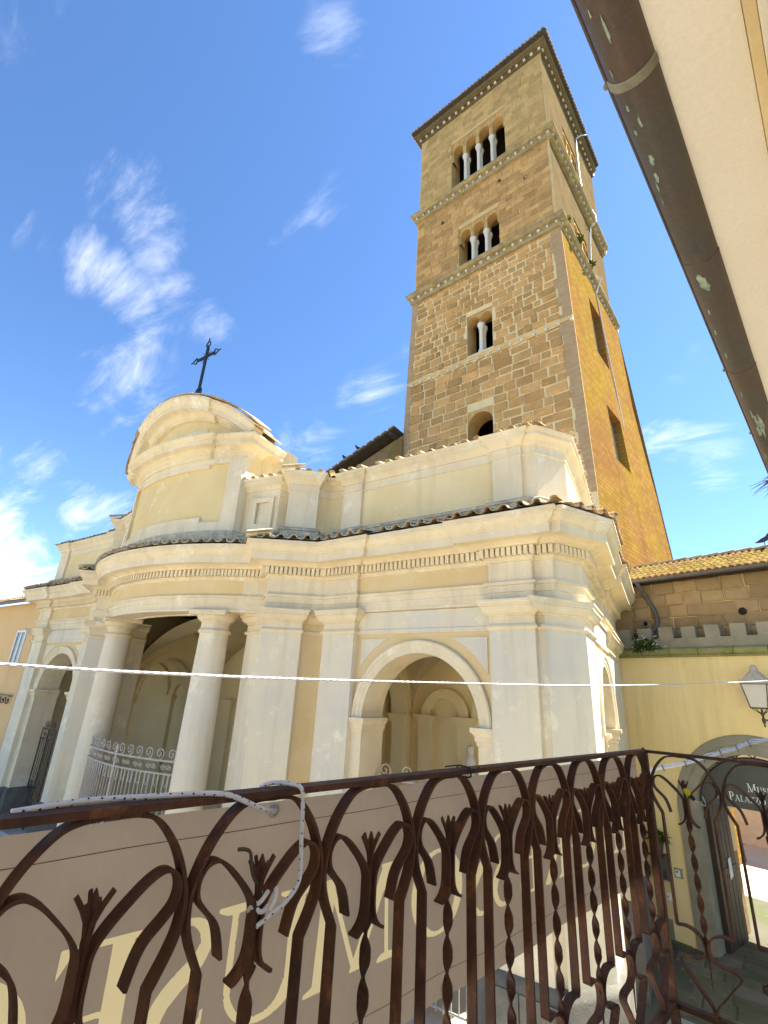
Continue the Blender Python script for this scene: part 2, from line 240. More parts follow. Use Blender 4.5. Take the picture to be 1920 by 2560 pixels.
# ------------------------------------------------------------------ mesh helpers
class MB:
    def __init__(s): s.v = []; s.f = []; s.m = []
    def add(s, vs, fs, mi=0):
        o = len(s.v); s.v += [tuple(p) for p in vs]
        for f in fs: s.f.append(tuple(i+o for i in f)); s.m.append(mi)
    def box(s, a, b, mi=0):
        (x0, y0, z0), (x1, y1, z1) = a, b
        s.add([(x0,y0,z0),(x1,y0,z0),(x1,y1,z0),(x0,y1,z0),(x0,y0,z1),(x1,y0,z1),(x1,y1,z1),(x0,y1,z1)],
              [(0,3,2,1),(4,5,6,7),(0,1,5,4),(1,2,6,5),(2,3,7,6),(3,0,4,7)], mi)
    def hexa(s, p, mi=0):   # 8 points: bottom four, top four
        s.add(p, [(0,3,2,1),(4,5,6,7),(0,1,5,4),(1,2,6,5),(2,3,7,6),(3,0,4,7)], mi)
    def prism(s, poly, z0, z1, mi=0, caps=True):
        n = len(poly)
        vs = [(x, y, z0) for x, y in poly] + [(x, y, z1) for x, y in poly]
        fs = [(i, (i+1) % n, n+(i+1) % n, n+i) for i in range(n)]
        if caps: fs += [tuple(range(n-1, -1, -1)), tuple(range(n, 2*n))]
        s.add(vs, fs, mi)
    def plate(s, pts, d, mi=0):   # planar polygon (3D points) given a thickness vector d
        n = len(pts); d = Vector(d)
        vs = [tuple(p) for p in pts] + [tuple(Vector(p)+d) for p in pts]
        fs = [(i, (i+1) % n, n+(i+1) % n, n+i) for i in range(n)] + [tuple(range(n-1, -1, -1)), tuple(range(n, 2*n))]
        s.add(vs, fs, mi)
    def grid(s, rows, mi=0, mf=None, closed=False):
        nr, nc = len(rows), len(rows[0]); o = len(s.v)
        for r in rows: s.v += [tuple(p) for p in r]
        for i in range(nr-1):
            for j in range(nc if closed else nc-1):
                k = (j+1) % nc
                s.f.append((o+i*nc+j, o+i*nc+k, o+(i+1)*nc+k, o+(i+1)*nc+j)); s.m.append(mf(i, j) if mf else mi)
    def tube(s, pts, r, n=8, mi=0, cap=True, radii=None):
        pts = [Vector(p) for p in pts]; rows = []
        up = None
        for i, p in enumerate(pts):
            t = (pts[min(i+1, len(pts)-1)] - pts[max(i-1, 0)]).normalized()
            if up is None:
                up = Vector((0, 0, 1)) if abs(t.z) < 0.9 else Vector((1, 0, 0))
            a = t.cross(up).normalized(); b = a.cross(t).normalized(); up = b
            rr = radii[i] if radii else r
            rows.append([p + a*rr*cos(2*pi*k/n) + b*rr*sin(2*pi*k/n) for k in range(n)])
        s.grid(rows, mi, closed=True)
        if cap:
            o = len(s.v); s.v += [tuple(p) for p in rows[0]] + [tuple(p) for p in rows[-1]]
            s.f += [tuple(range(o, o+n)), tuple(range(o+n, o+2*n))]; s.m += [mi, mi]
    def lathe(s, prof, c=(0, 0, 0), n=24, mi=0, axis=None):
        c = Vector(c); q = Vector((0, 0, 1)).rotation_difference(Vector(axis)) if axis else None
        rows = []
        for r, z in prof:
            row = []
            for k in range(n):
                p = Vector((r*cos(2*pi*k/n), r*sin(2*pi*k/n), z))
                row.append((q @ p if q else p) + c)
            rows.append(row)
        s.grid(rows, mi, closed=True)
    def sweep(s, path, prof, mi=0, mf=None, caps=True):
        n = len(path); rows = [[] for _ in prof]
        nor = []
        for i in range(n-1):
            dx, dy = path[i+1][0]-path[i][0], path[i+1][1]-path[i][1]; l = hypot(dx, dy) or 1e-9
            nor.append((dy/l, -dx/l))
        for i in range(n):
            if i == 0: mx, my = nor[0]
            elif i == n-1: mx, my = nor[-1]
            else:
                a, b = nor[i-1], nor[i]; d = 1 + a[0]*b[0]+a[1]*b[1]
                d = max(d, 0.25); mx, my = (a[0]+b[0])/d, (a[1]+b[1])/d
            for j, (off, z) in enumerate(prof):
                rows[j].append((path[i][0]+mx*off, path[i][1]+my*off, z))
        s.grid(rows, mi, mf)
        if caps:
            for e in (0, -1):
                o = len(s.v); s.v += [r[e] for r in rows]; s.f.append(tuple(range(o, o+len(rows)))); s.m.append(mi)
    def build(s, name, mats, parent=None, smooth=True, ang=32):
        me = bpy.data.meshes.new(name); me.from_pydata(s.v, [], s.f)
        if not isinstance(mats, (list, tuple)): mats = [mats]
        for m in mats: me.materials.append(M[m] if isinstance(m, str) else m)
        if len(mats) > 1: me.polygons.foreach_set('material_index', s.m)
        if smooth:
            me.polygons.foreach_set('use_smooth', [True]*len(me.polygons))
            me.set_sharp_from_angle(angle=radians(ang))
        me.update()
        o = bpy.data.objects.new(name, me); COL.objects.link(o)
        if parent: o.parent = parent
        return o
def thing(name, label, cat, group=None):
    o = bpy.data.objects.new(name, None); COL.objects.link(o); o.empty_display_size = 0.3
    return tag(o, label, cat, group)
def tag(o, label=None, cat=None, group=None, kind=None):
    if label: o['label'] = label
    if cat: o['category'] = cat
    if group: o['group'] = group
    if kind: o['kind'] = kind
    return o
def inst(name, mesh, parent, loc=(0, 0, 0), rz=0.0, scale=(1, 1, 1), mw=None):
    o = bpy.data.objects.new(name, mesh); COL.objects.link(o); o.parent = parent
    if mw is not None: o.matrix_local = mw
    else: o.location = loc; o.rotation_euler = (0, 0, rz); o.scale = scale
    return o
def catmull(P, n=6):
    out = []
    P = [Vector(p) for p in P]
    for i in range(len(P)-1):
        a, b, c, d = P[max(i-1, 0)], P[i], P[i+1], P[min(i+2, len(P)-1)]
        for k in range(n):
            t = k/n
            out.append(0.5*((2*b)+(c-a)*t+(2*a-5*b+4*c-d)*t*t+(3*b-a-3*c+d)*t**3))
    out.append(P[-1]); return out
class Frame:   # a vertical plane: s along, n into the building (or away), z up
    def __init__(f, x, y, head):
        f.o = Vector((x, y, 0)); f.u = Vector((cos(head), sin(head), 0)); f.n = Vector((-sin(head), cos(head), 0)); f.h = head
    def __call__(f, s, z, n=0.0): return tuple(f.o + f.u*s + f.n*n + Vector((0, 0, z)))
    def xy(f, s, n=0.0):
        p = f.o+f.u*s+f.n*n; return (p.x, p.y)
def arch_wall(b, F, s0, s1, z0, z1, cx, r, zs, n0, n1, seg=20, mi=0, mi_in=None, zb=None):
    """slab from s0..s1, z0..z1 between depths n0 and n1 with an arched opening (centre cx, radius r, spring zs) open down to z0 (or zb)"""
    if mi_in is None: mi_in = mi
    ang = [pi - pi*k/seg for k in range(seg+1)]
    arc = [(cx+r*cos(a), zs+r*sin(a)) for a in ang]
    for nn in (n0, n1):
        q = lambda s, z: F(s, z, nn)
        b.add([q(s0, z0), q(cx-r, z0), q(cx-r, zs), q(s0, zs)], [(0, 1, 2, 3)], mi)
        b.add([q(cx+r, z0), q(s1, z0), q(s1, zs), q(cx+r, zs)], [(0, 1, 2, 3)], mi)
        b.add([q(s0, zs), q(cx-r, zs), q(cx-r, z1), q(s0, z1)], [(0, 1, 2, 3)], mi)
        b.add([q(cx+r, zs), q(s1, zs), q(s1, z1), q(cx+r, z1)], [(0, 1, 2, 3)], mi)
        for (sa, za), (sb, zb_) in zip(arc, arc[1:]):
            b.add([q(sa, za), q(sb, zb_), q(sb, z1), q(sa, z1)], [(0, 1, 2, 3)], mi)
    path = [(cx-r, z0)] + arc + [(cx+r, z0)]
    b.grid([[F(s, z, n0) for s, z in path], [F(s, z, n1) for s, z in path]], mi_in)
    b.grid([[F(s, z, n0) for s, z in ((s0, z0), (s0, z1), (s1, z1), (s1, z0))], [F(s, z, n1) for s, z in ((s0, z0), (s0, z1), (s1, z1), (s1, z0))]], mi)
def archivolt(b, F, cx, zs, prof, seg=24, mi=0, a0=pi, a1=0.0):
    """profile of (radius, n) swept round an arch in the plane F"""
    rows = []
    for k in range(seg+1):
        a = a0+(a1-a0)*k/seg
        rows.append([F(cx+r*cos(a), zs+r*sin(a), n) for r, n in prof])
    b.grid(rows, mi)
    for e in (0, -1):
        o = len(b.v); b.v += rows[e]; b.f.append(tuple(range(o, o+len(prof)))); b.m.append(mi)

# ------------------------------------------------------------------ ground
b = MB(); b.add([(-400, -400, 0), (400, -400, 0), (400, 400, 0), (-400, 400, 0)], [(0, 1, 2, 3)])
ground = tag(b.build('ground', 'ground', smooth=False), kind='structure')
b = MB(); b.add([(-60, -25, 0.004), (-1.6, -25, 0.004), (-1.6, 8.0, 0.004), (-60, 8.0, 0.004)], [(0, 1, 2, 3)])
tag(b.build('piazza', 'piazza', smooth=False), kind='structure')  # unseen paving, widened and paled to bounce warm light upward

# ------------------------------------------------------------------ the church portico
XC = -12.0
def mir(p): return [(2*XC-x, y) for x, y in reversed(p)]
def both(right):
    l = mir(right)
    return (l[:-1] if abs(right[0][0]-XC) < 1e-6 else l) + right
def arc_pts(dxs, R, yc): return [(XC+d, yc-sqrt(R*R-d*d)) for d in dxs]
church = thing('church', 'cream baroque church portico with a bowed centre on columns and a curved pediment', 'church')
NARC = 12
ent_r = arc_pts([2.9*k/NARC for k in range(NARC+1)], 6.0, 12.68) + [(-8.62, 7.70), (-8.25, 7.42), (-7.23, 8.17), (-6.33, 8.17), (-6.33, 8.25), (-3.35, 8.25), (-3.35, 8.17),
        (-2.56, 8.17), (-2.56, 8.26), (-2.22, 8.26), (-1.90, 8.88), (-2.0, 9.9), (-2.08, 9.91), (-2.32, 12.38), (-2.24, 12.39), (-2.56, 15.70)]
field_r = set(range(0, NARC)) | {NARC+4+1, NARC+12}
ent = both(ent_r); nseg = len(ent)-1; half = len(ent_r)-1
field = {half+k for k in field_r} | {half-1-k for k in field_r}
prof = [(-0.25, 6.655), (0, 6.655), (0, 6.79), (.02, 6.795), (.02, 6.91), (.06, 6.915), (.06, 6.97), (0, 6.975), (0, 7.325), (.03, 7.335), (.04, 7.385), (.06, 7.40), (.06, 7.565), (.17, 7.57), (.17, 7.60),
        (.19, 7.62), (.25, 7.655), (.27, 7.665), (.46, 7.66), (.47, 7.65), (.47, 7.80), (.49, 7.81), (.49, 7.835), (.515, 7.85), (.55, 7.90), (.58, 7.955), (.60, 7.965), (.60, 7.985), (.62, 7.99), (.62, 8.055), (.30, 8.10), (-.3, 8.17)]
b = MB(); b.sweep(ent, prof, mf=lambda i, j: 1 if (i == 7 and j in field) else 0)
entab = b.build('entablature', ['stucco', 'ochre'], church)
# dentils, one by one
def offset_poly(path, off):
    q = MB(); q.sweep(path, [(off, 0), (off, 1)], caps=False); return [(v[0], v[1]) for v in q.v[:len(path)]]
dm = MB(); dm.box((-.034, -.055, 0), (.034, .055, .15)); dent = dm.build('dentil', 'stucco', entab, smooth=False)
dmesh = dent.data; first = True
for (a, c) in zip(offset_poly(ent, .112)[:-1], offset_poly(ent, .112)[1:]):
    L_ = hypot(c[0]-a[0], c[1]-a[1])
    if L_ < 0.12 or max(a[0], c[0]) < -22.0: continue
    h = atan2(c[1]-a[1], c[0]-a[0]); nn = max(1, round(L_/.104))
    for k in range(nn):
        t = (k+.5)/nn; p = (a[0]+(c[0]-a[0])*t, a[1]+(c[1]-a[1])*t, 7.412)
        if first: dent.location = p; dent.rotation_euler = (0, 0, h); first = False
        else: inst('dentil', dmesh, entab, p, h)
# piers
capp = [(.004, 6.15), (.03, 6.165), (.048, 6.19), (.048, 6.205), (.03, 6.235), (.004, 6.24), (.004, 6.38), (.028, 6.39), (.028, 6.42), (.05, 6.42), (.10, 6.46), (.125, 6.52), (.125, 6.54), (.155, 6.545), (.155, 6.60), (.18, 6.62), (.18, 6.65), (.004, 6.65)]
plp = [(-.1, 0), (.10, 0), (.10, 1.38), (.06, 1.46), (0, 1.5)]
inner = [(-8.62, 7.72), (-8.48, 7.80), (-8.95, 7.80)]
pierB = [(-9.32, 8.6), (-9.32, 7.93), (-8.97, 7.93), (-8.97, 7.82), (-8.5, 7.82), (-8.25, 7.42), (-7.58, 7.93), (-7.66, 8.08), (-7.56, 8.26), (-7.44, 8.34), (-7.30, 8.36), (-7.16, 8.33), (-7.16, 8.17), (-6.33, 8.17), (-6.33, 9.03)]
pierC = [(-3.35, 9.03), (-3.35, 8.17), (-2.56, 8.17), (-2.56, 8.27), (-2.40, 8.27), (-2.40, 8.21), (-1.92, 8.88), (-2.0, 9.9), (-2.75, 9.95)]
pierD = [(-2.94, 12.40), (-2.24, 12.39), (-2.56, 15.70)]
for name, path, back in (('pier', pierB, [(-8.3, 9.03)]), ('corner_pier', pierC, [(-2.9, 9.03)]), ('side_pier', pierD, [(-3.2, 15.7)])):
    for side in (0, 1):
        p = mir(path) if side else path
        bk = [(2*XC-x, y) for x, y in back]
        poly = (list(reversed(bk)) if side else []) + p + ([] if side else back)
        b = MB(); b.prism(poly, 0, 6.66)
        o = b.build(name, 'patch', church, smooth=False)
        if name == 'pier':   # the niche beside the turned pilaster is painted ochre
            b = MB(); q = [(-7.66, 8.08), (-7.56, 8.255), (-7.44, 8.335), (-7.30, 8.355), (-7.165, 8.325)]
            q = mir(q) if side else q
            b.sweep(q, [(.004, 1.5), (.004, 6.16)], caps=False); b.sweep(q, [(.004, 6.25), (.004, 6.38)], caps=False)
            b.sweep(q, [(.004, 6.98), (.004, 7.33)], caps=False)
            b.build('niche', 'ochre', o)
        b = MB(); b.sweep(p, capp); b.build('capital', 'stucco', o)
        b = MB(); b.sweep(p, plp); b.build('plinth', 'plinth', o)
# the stone courses of the plinth nearest the balcony
pc = MB()
for (x0, x1) in ((-3.46, -3.02), (-3.01, -2.47)):
    for z0, z1 in ((.02, .46), (.47, .92), (.93, 1.36)):
        pc.box((x0, 8.045, z0), (x1-.012, 8.075, z1-.012))
pc.build('plinth_course', 'plinth', church)
# arched bays
def bay(F, s0, s1, cx, mirror_side=False):
    e = thing('arched_bay', None, None); e.parent = church
    if 'label' in e: del e['label']
    b = MB(); arch_wall(b, F, s0, s1, 0, 6.66, cx, 1.235, 4.55, 0, .7, seg=28, mi=0, mi_in=1)
    b.build('wall', ['ochre', 'stucco'], e, smooth=False)
    b = MB(); archivolt(b, F, cx, 4.55, [(1.235, 0), (1.235, -.03), (1.30, -.03), (1.31, -.045), (1.39, -.045), (1.40, -.065), (1.44, -.075), (1.47, -.06), (1.47, 0)], 32)
    b.build('archivolt', 'stucco', e)
    imp = [(0, 4.28), (.045, 4.29), (.045, 4.35), (.07, 4.36), (.07, 4.44), (.10, 4.47), (.13, 4.50), (.13, 4.565), (-.02, 4.57)]
    for pa in ([F.xy(s0, 0), F.xy(cx-1.235, 0), F.xy(cx-1.235, .72)], [F.xy(cx+1.235, .72), F.xy(cx+1.235, 0), F.xy(s1, 0)]):
        b = MB(); b.sweep(pa, imp); b.build('impost', 'stucco', e)
        b = MB(); b.sweep(pa, [(0, 1.5), (.022, 1.5), (.022, 4.285), (0, 4.29)]); b.build('jamb', 'stucco', e)
        b = MB(); b.sweep(pa, plp); b.build('plinth', 'plinth', e)
    b = MB(); F2 = lambda s, z, n: F(s, z, n)
    for (z0, z1, n0) in ((6.155, 6.24, -.035), (6.245, 6.585, -.025), (6.605, 6.66, -.06)):
        b.add([F(s0, z0, n0), F(s1, z0, n0), F(s1, z0, .0), F(s0, z0, .0), F(s0, z1, n0), F(s1, z1, n0), F(s1, z1, .0), F(s0, z1, .0)],
              [(0,3,2,1),(4,5,6,7),(0,1,5,4),(1,2,6,5),(2,3,7,6),(3,0,4,7)], 0)
    b.build('fascia', 'patch', e, smooth=False)
    for sg in (-1, 1):
        R = 1.66; xe = (cx-s0 if sg < 0 else s1-cx)-.11; zt = 6.06
        a0 = asin(min(.999, xe/R)); a1 = math.acos(min(1, (zt-4.55)/R))
        pts = [F(cx+sg*xe, zt, -.018), F(cx+sg*xe, 4.55+R*cos(a0), -.018)] + [F(cx+sg*R*sin(a0+(a1-a0)*k/10), 4.55+R*cos(a0+(a1-a0)*k/10), -.018) for k in range(1, 11)]
        b = MB(); b.plate(pts, F.n*.017); b.build('spandrel_panel', 'patch', e, smooth=False)
    return e
FB = Frame(0, 8.33, 0)
bay(FB, -6.33, -3.35, -4.87)
bay(FB, 2*XC+3.35, 2*XC+6.33, 2*XC+4.87)
FS = Frame(-2.02, 9.92, radians(95.5))
eS = bay(FS, 0.0, 2.49, 1.24)
for o in eS.children:
    pass
# columns
def column(x, y, ang):
    c = thing('column', None, None); c.parent = church
    b = MB(); b.lathe([(.40, .9), (.40, 1.02), (.395, 1.05), (.37, 1.1), (.372, 2.5), (.365, 3.4), (.35, 4.6), (.325, 6.12)], (x, y, 0), 40); b.build('shaft', 'patch', c, ang=60)
    b = MB(); b.lathe([(.325, 6.12), (.345, 6.13), (.37, 6.16), (.372, 6.19), (.35, 6.22), (.325, 6.23), (.322, 6.37), (.34, 6.375), (.34, 6.40), (.355, 6.40), (.40, 6.43), (.435, 6.48), (.445, 6.52), (.30, 6.522)], (x, y, 0), 40)
    b.build('capital', 'stucco', c, ang=50)
    b = MB(); u = Vector((cos(ang), sin(ang), 0)); n = Vector((-sin(ang), cos(ang), 0)); p = Vector((x, y, 0))
    for z0, z1, r in ((6.522, 6.60, .46), (6.60, 6.625, .485)):
        q = [p+u*a*r+n*bb*r for a, bb in ((-1, -1), (1, -1), (1, 1), (-1, 1))]
        b.hexa([tuple(v+Vector((0, 0, z0))) for v in q] + [tuple(v+Vector((0, 0, z1))) for v in q])
    b.build('abacus', 'stucco', c, smooth=False)
    b = MB(); b.lathe([(.0, .0), (.50, 0), (.50, .9), (.42, .9)], (x, y, 0), 32); b.build('pedestal', 'plinth', c)
column(-9.9, 7.45, atan2(2.1, 5.23)); column(2*XC+9.9, 7.45, -atan2(2.1, 5.23))
# architrave of the bow: underside and inner face
dxs = [-3.4+6.8*k/24 for k in range(25)]
outer = arc_pts(dxs, 6.02, 12.68); inn = arc_pts([d*.88 for d in dxs], 5.34, 12.68)
b = MB()
rows = [[(x, y, 6.655) for x, y in outer], [(x, y, 6.60) for x, y in outer], [(x, y, 6.60) for x, y in arc_pts([d*.985 for d in dxs], 5.92, 12.68)], [(x, y, 6.625) for x, y in arc_pts([d*.98 for d in dxs], 5.90, 12.68)],
        [(x, y, 6.625) for x, y in arc_pts([d*.9 for d in dxs], 5.42, 12.68)], [(x, y, 6.60) for x, y in arc_pts([d*.895 for d in dxs], 5.40, 12.68)], [(x, y, 6.60) for x, y in inn], [(x, y, 7.6) for x, y in inn]]
b.grid(rows); b.build('bow_architrave', 'stucco', church)
# porch ceiling, vault, back wall, transverse arches
YB = 12.3
b = MB()
q_ = [(x, y, 7.05) for x, y in arc_pts([d*.95 for d in dxs], 5.6, 12.68)]+[(-7.9, 9.2, 7.05), (-16.1, 9.2, 7.05)]; b.add(q_, [tuple(range(len(q_)))])
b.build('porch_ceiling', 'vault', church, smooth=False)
for xa_, xb_, zs_, hx, hy in ((-21.2, -16.65, 4.6, 1.75, 1.75), (-15.95, -8.05, 4.6, 2.2, 2.3), (-7.35, -2.75, 4.6, 1.75, 1.75)):
    b = MB(); rows = []; cx_, hw = (xa_+xb_)/2, (xb_-xa_)/2
    for k in range(41):
        y = 9.0+(YB-9.0)*k/40; r_ = []
        for m_ in range(41):
            x = xa_+(xb_-xa_)*m_/40
            z1 = zs_+hx*sqrt(max(0, 1-((y-(9+YB)/2)/((YB-9)/2))**2)); z2 = zs_+hy*sqrt(max(0, 1-((x-cx_)/hw)**2))
            r_.append((x, y, max(z1, z2)))
        rows.append(r_)
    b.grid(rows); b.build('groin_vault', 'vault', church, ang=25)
b = MB(); b.box((-21.4, YB, 0), (-2.75, YB+.3, 8.0)); b.build('back_wall', 'interior', church)
for x in (-3.0, -5.72, -6.85, -7.95, -9.2, -14.8, -16.05, -17.15, -18.3, -21.0):
    b = MB(); b.box((x-.20, YB-.14, 0), (x+.20, YB, 4.36)); b.box((x-.24, YB-.18, 4.36), (x+.24, YB, 4.43)); b.box((x-.31, YB-.24, 4.50), (x+.31, YB, 4.57)); b.box((x-.27, YB-.20, 4.43), (x+.27, YB, 4.50))
    b.build('back_pilaster', 'interior', church, smooth=False)
FI = Frame(0, YB-.02, 0)
for cx, r, zs_, nm in ((-4.36, .93, 4.57, 'wall_arch'), (-12, 1.9, 4.57, 'portal_arch'), (-19.64, .93, 4.57, 'wall_arch'), (-6.3, .42, 4.57, 'wall_arch'), (-17.7, .42, 4.57, 'wall_arch')):
    b = MB(); archivolt(b, FI, cx, zs_, [(r, .03), (r, -.10), (r+.06, -.12), (r+.24, -.12), (r+.26, -.10), (r+.26, .03)], 24)
    b.build(nm, 'interior', church)
b = MB(); b.box((-13.4, YB-.10, 0), (-10.6, YB-.02, 4.0)); b.build('portal_door', 'door', church, smooth=False)
for x0 in (-10.55, -13.65):
    b = MB(); b.box((x0-.16, YB-.2, 0), (x0+.16, YB-.01, 4.1)); b.build('portal_jamb', 'greystone', church, smooth=False)
b = MB(); b.box((-13.95, YB-.24, 4.1), (-10.25, YB-.01, 4.4)); b.build('portal_lintel', 'greystone', church, smooth=False)
for x0 in (-7.35, -8.05, -15.95, -16.65):
    FX = Frame(x0, 9.0, radians(90))
    b = MB(); arch_wall(b, FX, 0, YB-9.0, 0, 7.2, 1.65, 1.28, 4.57, 0, .38, seg=26); archivolt(b, FX, 1.65, 4.57, [(1.28, 0), (1.28, -.04), (1.46, -.04), (1.46, 0)], 24); archivolt(b, FX, 1.65, 4.57, [(1.28, .38), (1.28, .42), (1.46, .42), (1.46, .38)], 24)
    b.build('transverse_arch', 'interior', church, smooth=False)
    for ya_, yb_ in ((9.0, 9.46), (YB-.46, YB)):
        b = MB(); b.box((x0-.43, ya_, 4.36), (x0+.05, yb_, 4.56)); b.build('arch_impost', 'interior', church, smooth=False)
b = MB(); b.box((-21.5, 9.0, 7.75), (-2.7, 15.7, 7.95)); b.box((-21, 8.6, 8.10), (-3, 15.7, 8.16)); b.build('porch_roof', 'cap', church, smooth=False)
b = MB(); b.box((-21.3, 8.35, .06), (-2.8, 14.9, .30)); b.prism(arc_pts([d*1.0 for d in dxs], 6.5, 12.68)+[(-8, 9), (-16, 9)], .05, .28); b.build('porch_floor', 'piazza', church, smooth=False)

# attic storey
nich = [(-7.62, 8.12), (-7.54, 8.30), (-7.40, 8.40), (-7.22, 8.43), (-7.02, 8.40)]
att_r = [(-9.75, 7.38), (-8.50, 7.62), (-8.42, 7.86), (-8.06, 7.50), (-7.52, 7.95)] + nich + [(-7.0, 8.25), (-6.45, 8.25), (-6.45, 8.32), (-3.25, 8.32), (-3.25, 8.25), (-2.68, 8.25), (-2.68, 8.33), (-2.42, 8.33), (-2.03, 8.92), (-2.12, 9.9), (-2.45, 12.4), (-2.70, 15.70)]
def attic(path, side):
    p = mir(path) if side else path
    n = len(path)
    fld = {3+7-3, 12, 20}   # panel faces
    fieldseg = {5, 6, 7, 8, 12, 18, 19}
    fs_ = {(n-2-k) if side else k for k in fieldseg}
    pr = [(-.2, 8.15), (.10, 8.15), (.10, 8.44), (.13, 8.45), (.13, 8.49), (.10, 8.52), (.04, 8.545), (0, 8.55), (0, 9.44), (.02, 9.445), (.02, 9.475), (.005, 9.48), (.005, 9.63), (.03, 9.64), (.05, 9.70), (.09, 9.755), (.14, 9.78), (.15, 9.79), (.15, 9.86), (.18, 9.875), (.20, 9.93), (-.5, 10.02)]
    b = MB(); b.sweep(p, pr, mf=lambda i, j: 2 if i < 7 else (1 if (i == 7 and j in fs_) else 0))
    return b.build('attic_wall', ['stucco', 'attic', 'cap'], church)
for side in (0, 1): attic(att_r, side)
b = MB(); b.box((-21.6, 8.9, 8.1), (-2.9, 15.7, 9.9)); b.build('attic_core', 'cap', church, smooth=False)
for side in (0, 1):   # small sunk panel in the wing beside the pediment
    q = [(-9.30, 7.452), (-8.62, 7.595)]
    q = mir(q) if side else q
    b = MB()
    (xa, ya), (xb, yb) = q
    f = Frame(xa, ya, atan2(yb-ya, xb-xa)); w = hypot(xb-xa, yb-ya)
    for a0, a1, z0, z1 in ((0, w, 9.30, 9.42), (0, w, 8.56, 8.74), (0, .20, 8.74, 9.30), (w-.12, w, 8.74, 9.30)):
        b.hexa([f(a0, z0, -.07), f(a1, z0, -.07), f(a1, z0, 0), f(a0, z0, 0), f(a0, z1, -.07), f(a1, z1, -.07), f(a1, z1, 0), f(a0, z1, 0)])
    b.build('panel_frame', 'stucco', church, smooth=False)
# central block with the curved pediment
YC = 12.7
def P3(dx, off, z): return (XC+dx, YC-sqrt(max(.01, (6+off)**2-dx*dx)), z)
def band(b, z0, z1, d0, d1, off0, off1, n=16, mi=0):
    ds = [d0+(d1-d0)*k/n for k in range(n+1)]
    b.grid([[P3(d, off0, z0) for d in ds], [P3(d, off1, z0) for d in ds], [P3(d, off1, z1) for d in ds], [P3(d, off0, z1) for d in ds], [P3(d, off0, z0) for d in ds]], mi)
    for d in (d0, d1):
        b.add([P3(d, off0, z0), P3(d, off1, z0), P3(d, off1, z1), P3(d, off0, z1)], [(0, 1, 2, 3)], mi)
blk = thing('pediment', None, None); blk.parent = church
b = MB()
band(b, 8.15, 11.05, -2.5, 2.5, -1.2, 0)
b.build('block', 'panel', blk)
b = MB()
band(b, 8.15, 8.56, -2.55, 2.55, -.1, .12); b.build('base', 'cap', blk)
b = MB()
band(b, 8.56, 8.80, -2.506, 2.506, -.1, .08); band(b, 10.42, 10.56, -2.506, 2.506, -.1, .08)
band(b, 8.8, 10.42, 2.13, 2.504, -.1, .08, 4); band(b, 8.8, 10.42, -2.504, -2.13, -.1, .08, 4)
band(b, 8.803, 8.93, -1.55, 1.55, -.1, .077); band(b, 10.30, 10.417, -1.55, 1.55, -.1, .077)
b.build('panel_frame', 'stucco', blk)
cpr = [(-.1, 10.56), (.03, 10.56), (.03, 10.68), (.06, 10.69), (.06, 10.74), (.10, 10.76), (.16, 10.82), (.18, 10.83), (.34, 10.835), (.34, 10.94), (.37, 10.95), (.42, 11.01), (.45, 11.04), (.45, 11.08), (-.1, 11.14)]
pa = [(XC-2.4, 8.2)] + [P3(-2.5+.95*k/6, 0, 0)[:2] for k in range(7)] + [P3(-1.55+3.1*k/14, .09, 0)[:2] for k in range(15)] + [P3(1.55+.95*k/6, 0, 0)[:2] for k in range(7)] + [(XC+2.4, 8.2)]
b = MB(); b.sweep(pa, cpr); b.build('cornice', 'stucco', blk)
# segmental (raking) cornice following an arc of radius 4.35
RC, ZC = 4.35, 8.14
def rake(b, a0, a1, d_off, n, lift=0.0, mi=0):
    pr = [(-.1, 3.80), (.03, 3.82), (.03, 3.88), (.06, 3.885), (.10, 3.93), (.16, 3.99), (.19, 4.0), (.36, 4.01), (.36, 4.12), (.39, 4.13), (.40, 4.16), (.43, 4.20), (.47, 4.27), (.49, 4.28), (.49, 4.35), (.22, 4.36)]
    rows = []
    for k in range(n+1):
        a = a0+(a1-a0)*k/n
        rows.append([P3(r*sin(a), o+d_off, ZC+r*cos(a)) for o, r in pr])
    b.grid(rows, mi)
    for e in (0, -1):
        o = len(b.v); b.v += rows[e]; b.f.append(tuple(range(o, o+len(pr)))); b.m.append(mi)
AE = radians(43.5)
b = MB(); rake(b, -radians(23), radians(23), .09, 20); rake(b, radians(23), AE, 0, 12); rake(b, -AE, -radians(23), 0, 12)
b.build('curved_cornice', 'stucco', blk)
b = MB(); rows = []     # tympanum
for k in range(25):
    a = -AE+2*AE*k/24; d = 3.9*sin(a)*.86
    rows.append([P3(d, .003, 10.9), P3(d, .003, ZC+sqrt(max(0, 3.95**2-d*d)))])
b.grid(rows); b.build('tympanum', 'attic', blk)
b = MB(); band(b, 11.14, 11.22, -1.9, 1.9, -.1, .03); band(b, 11.22, 11.55, -1.2, 1.2, -.1, .025); b.build('tympanum_panel', 'stucco', blk)
b = MB(); band(b, 8.2, 11.4, -2.45, 2.45, -1.6, -1.1, 4)
rows = []
for k in range(25):
    a = (-AE+2*AE*k/24)*.93
    rows.append([P3(4.3*sin(a), .3, ZC+4.3*cos(a)), P3(4.3*sin(a)*.98, -.45, ZC+4.3*cos(a)-.05), P3(4.3*sin(a)*.98, -.45, 9.0)])
b.grid(rows); b.build('roof_body', 'attic', blk)
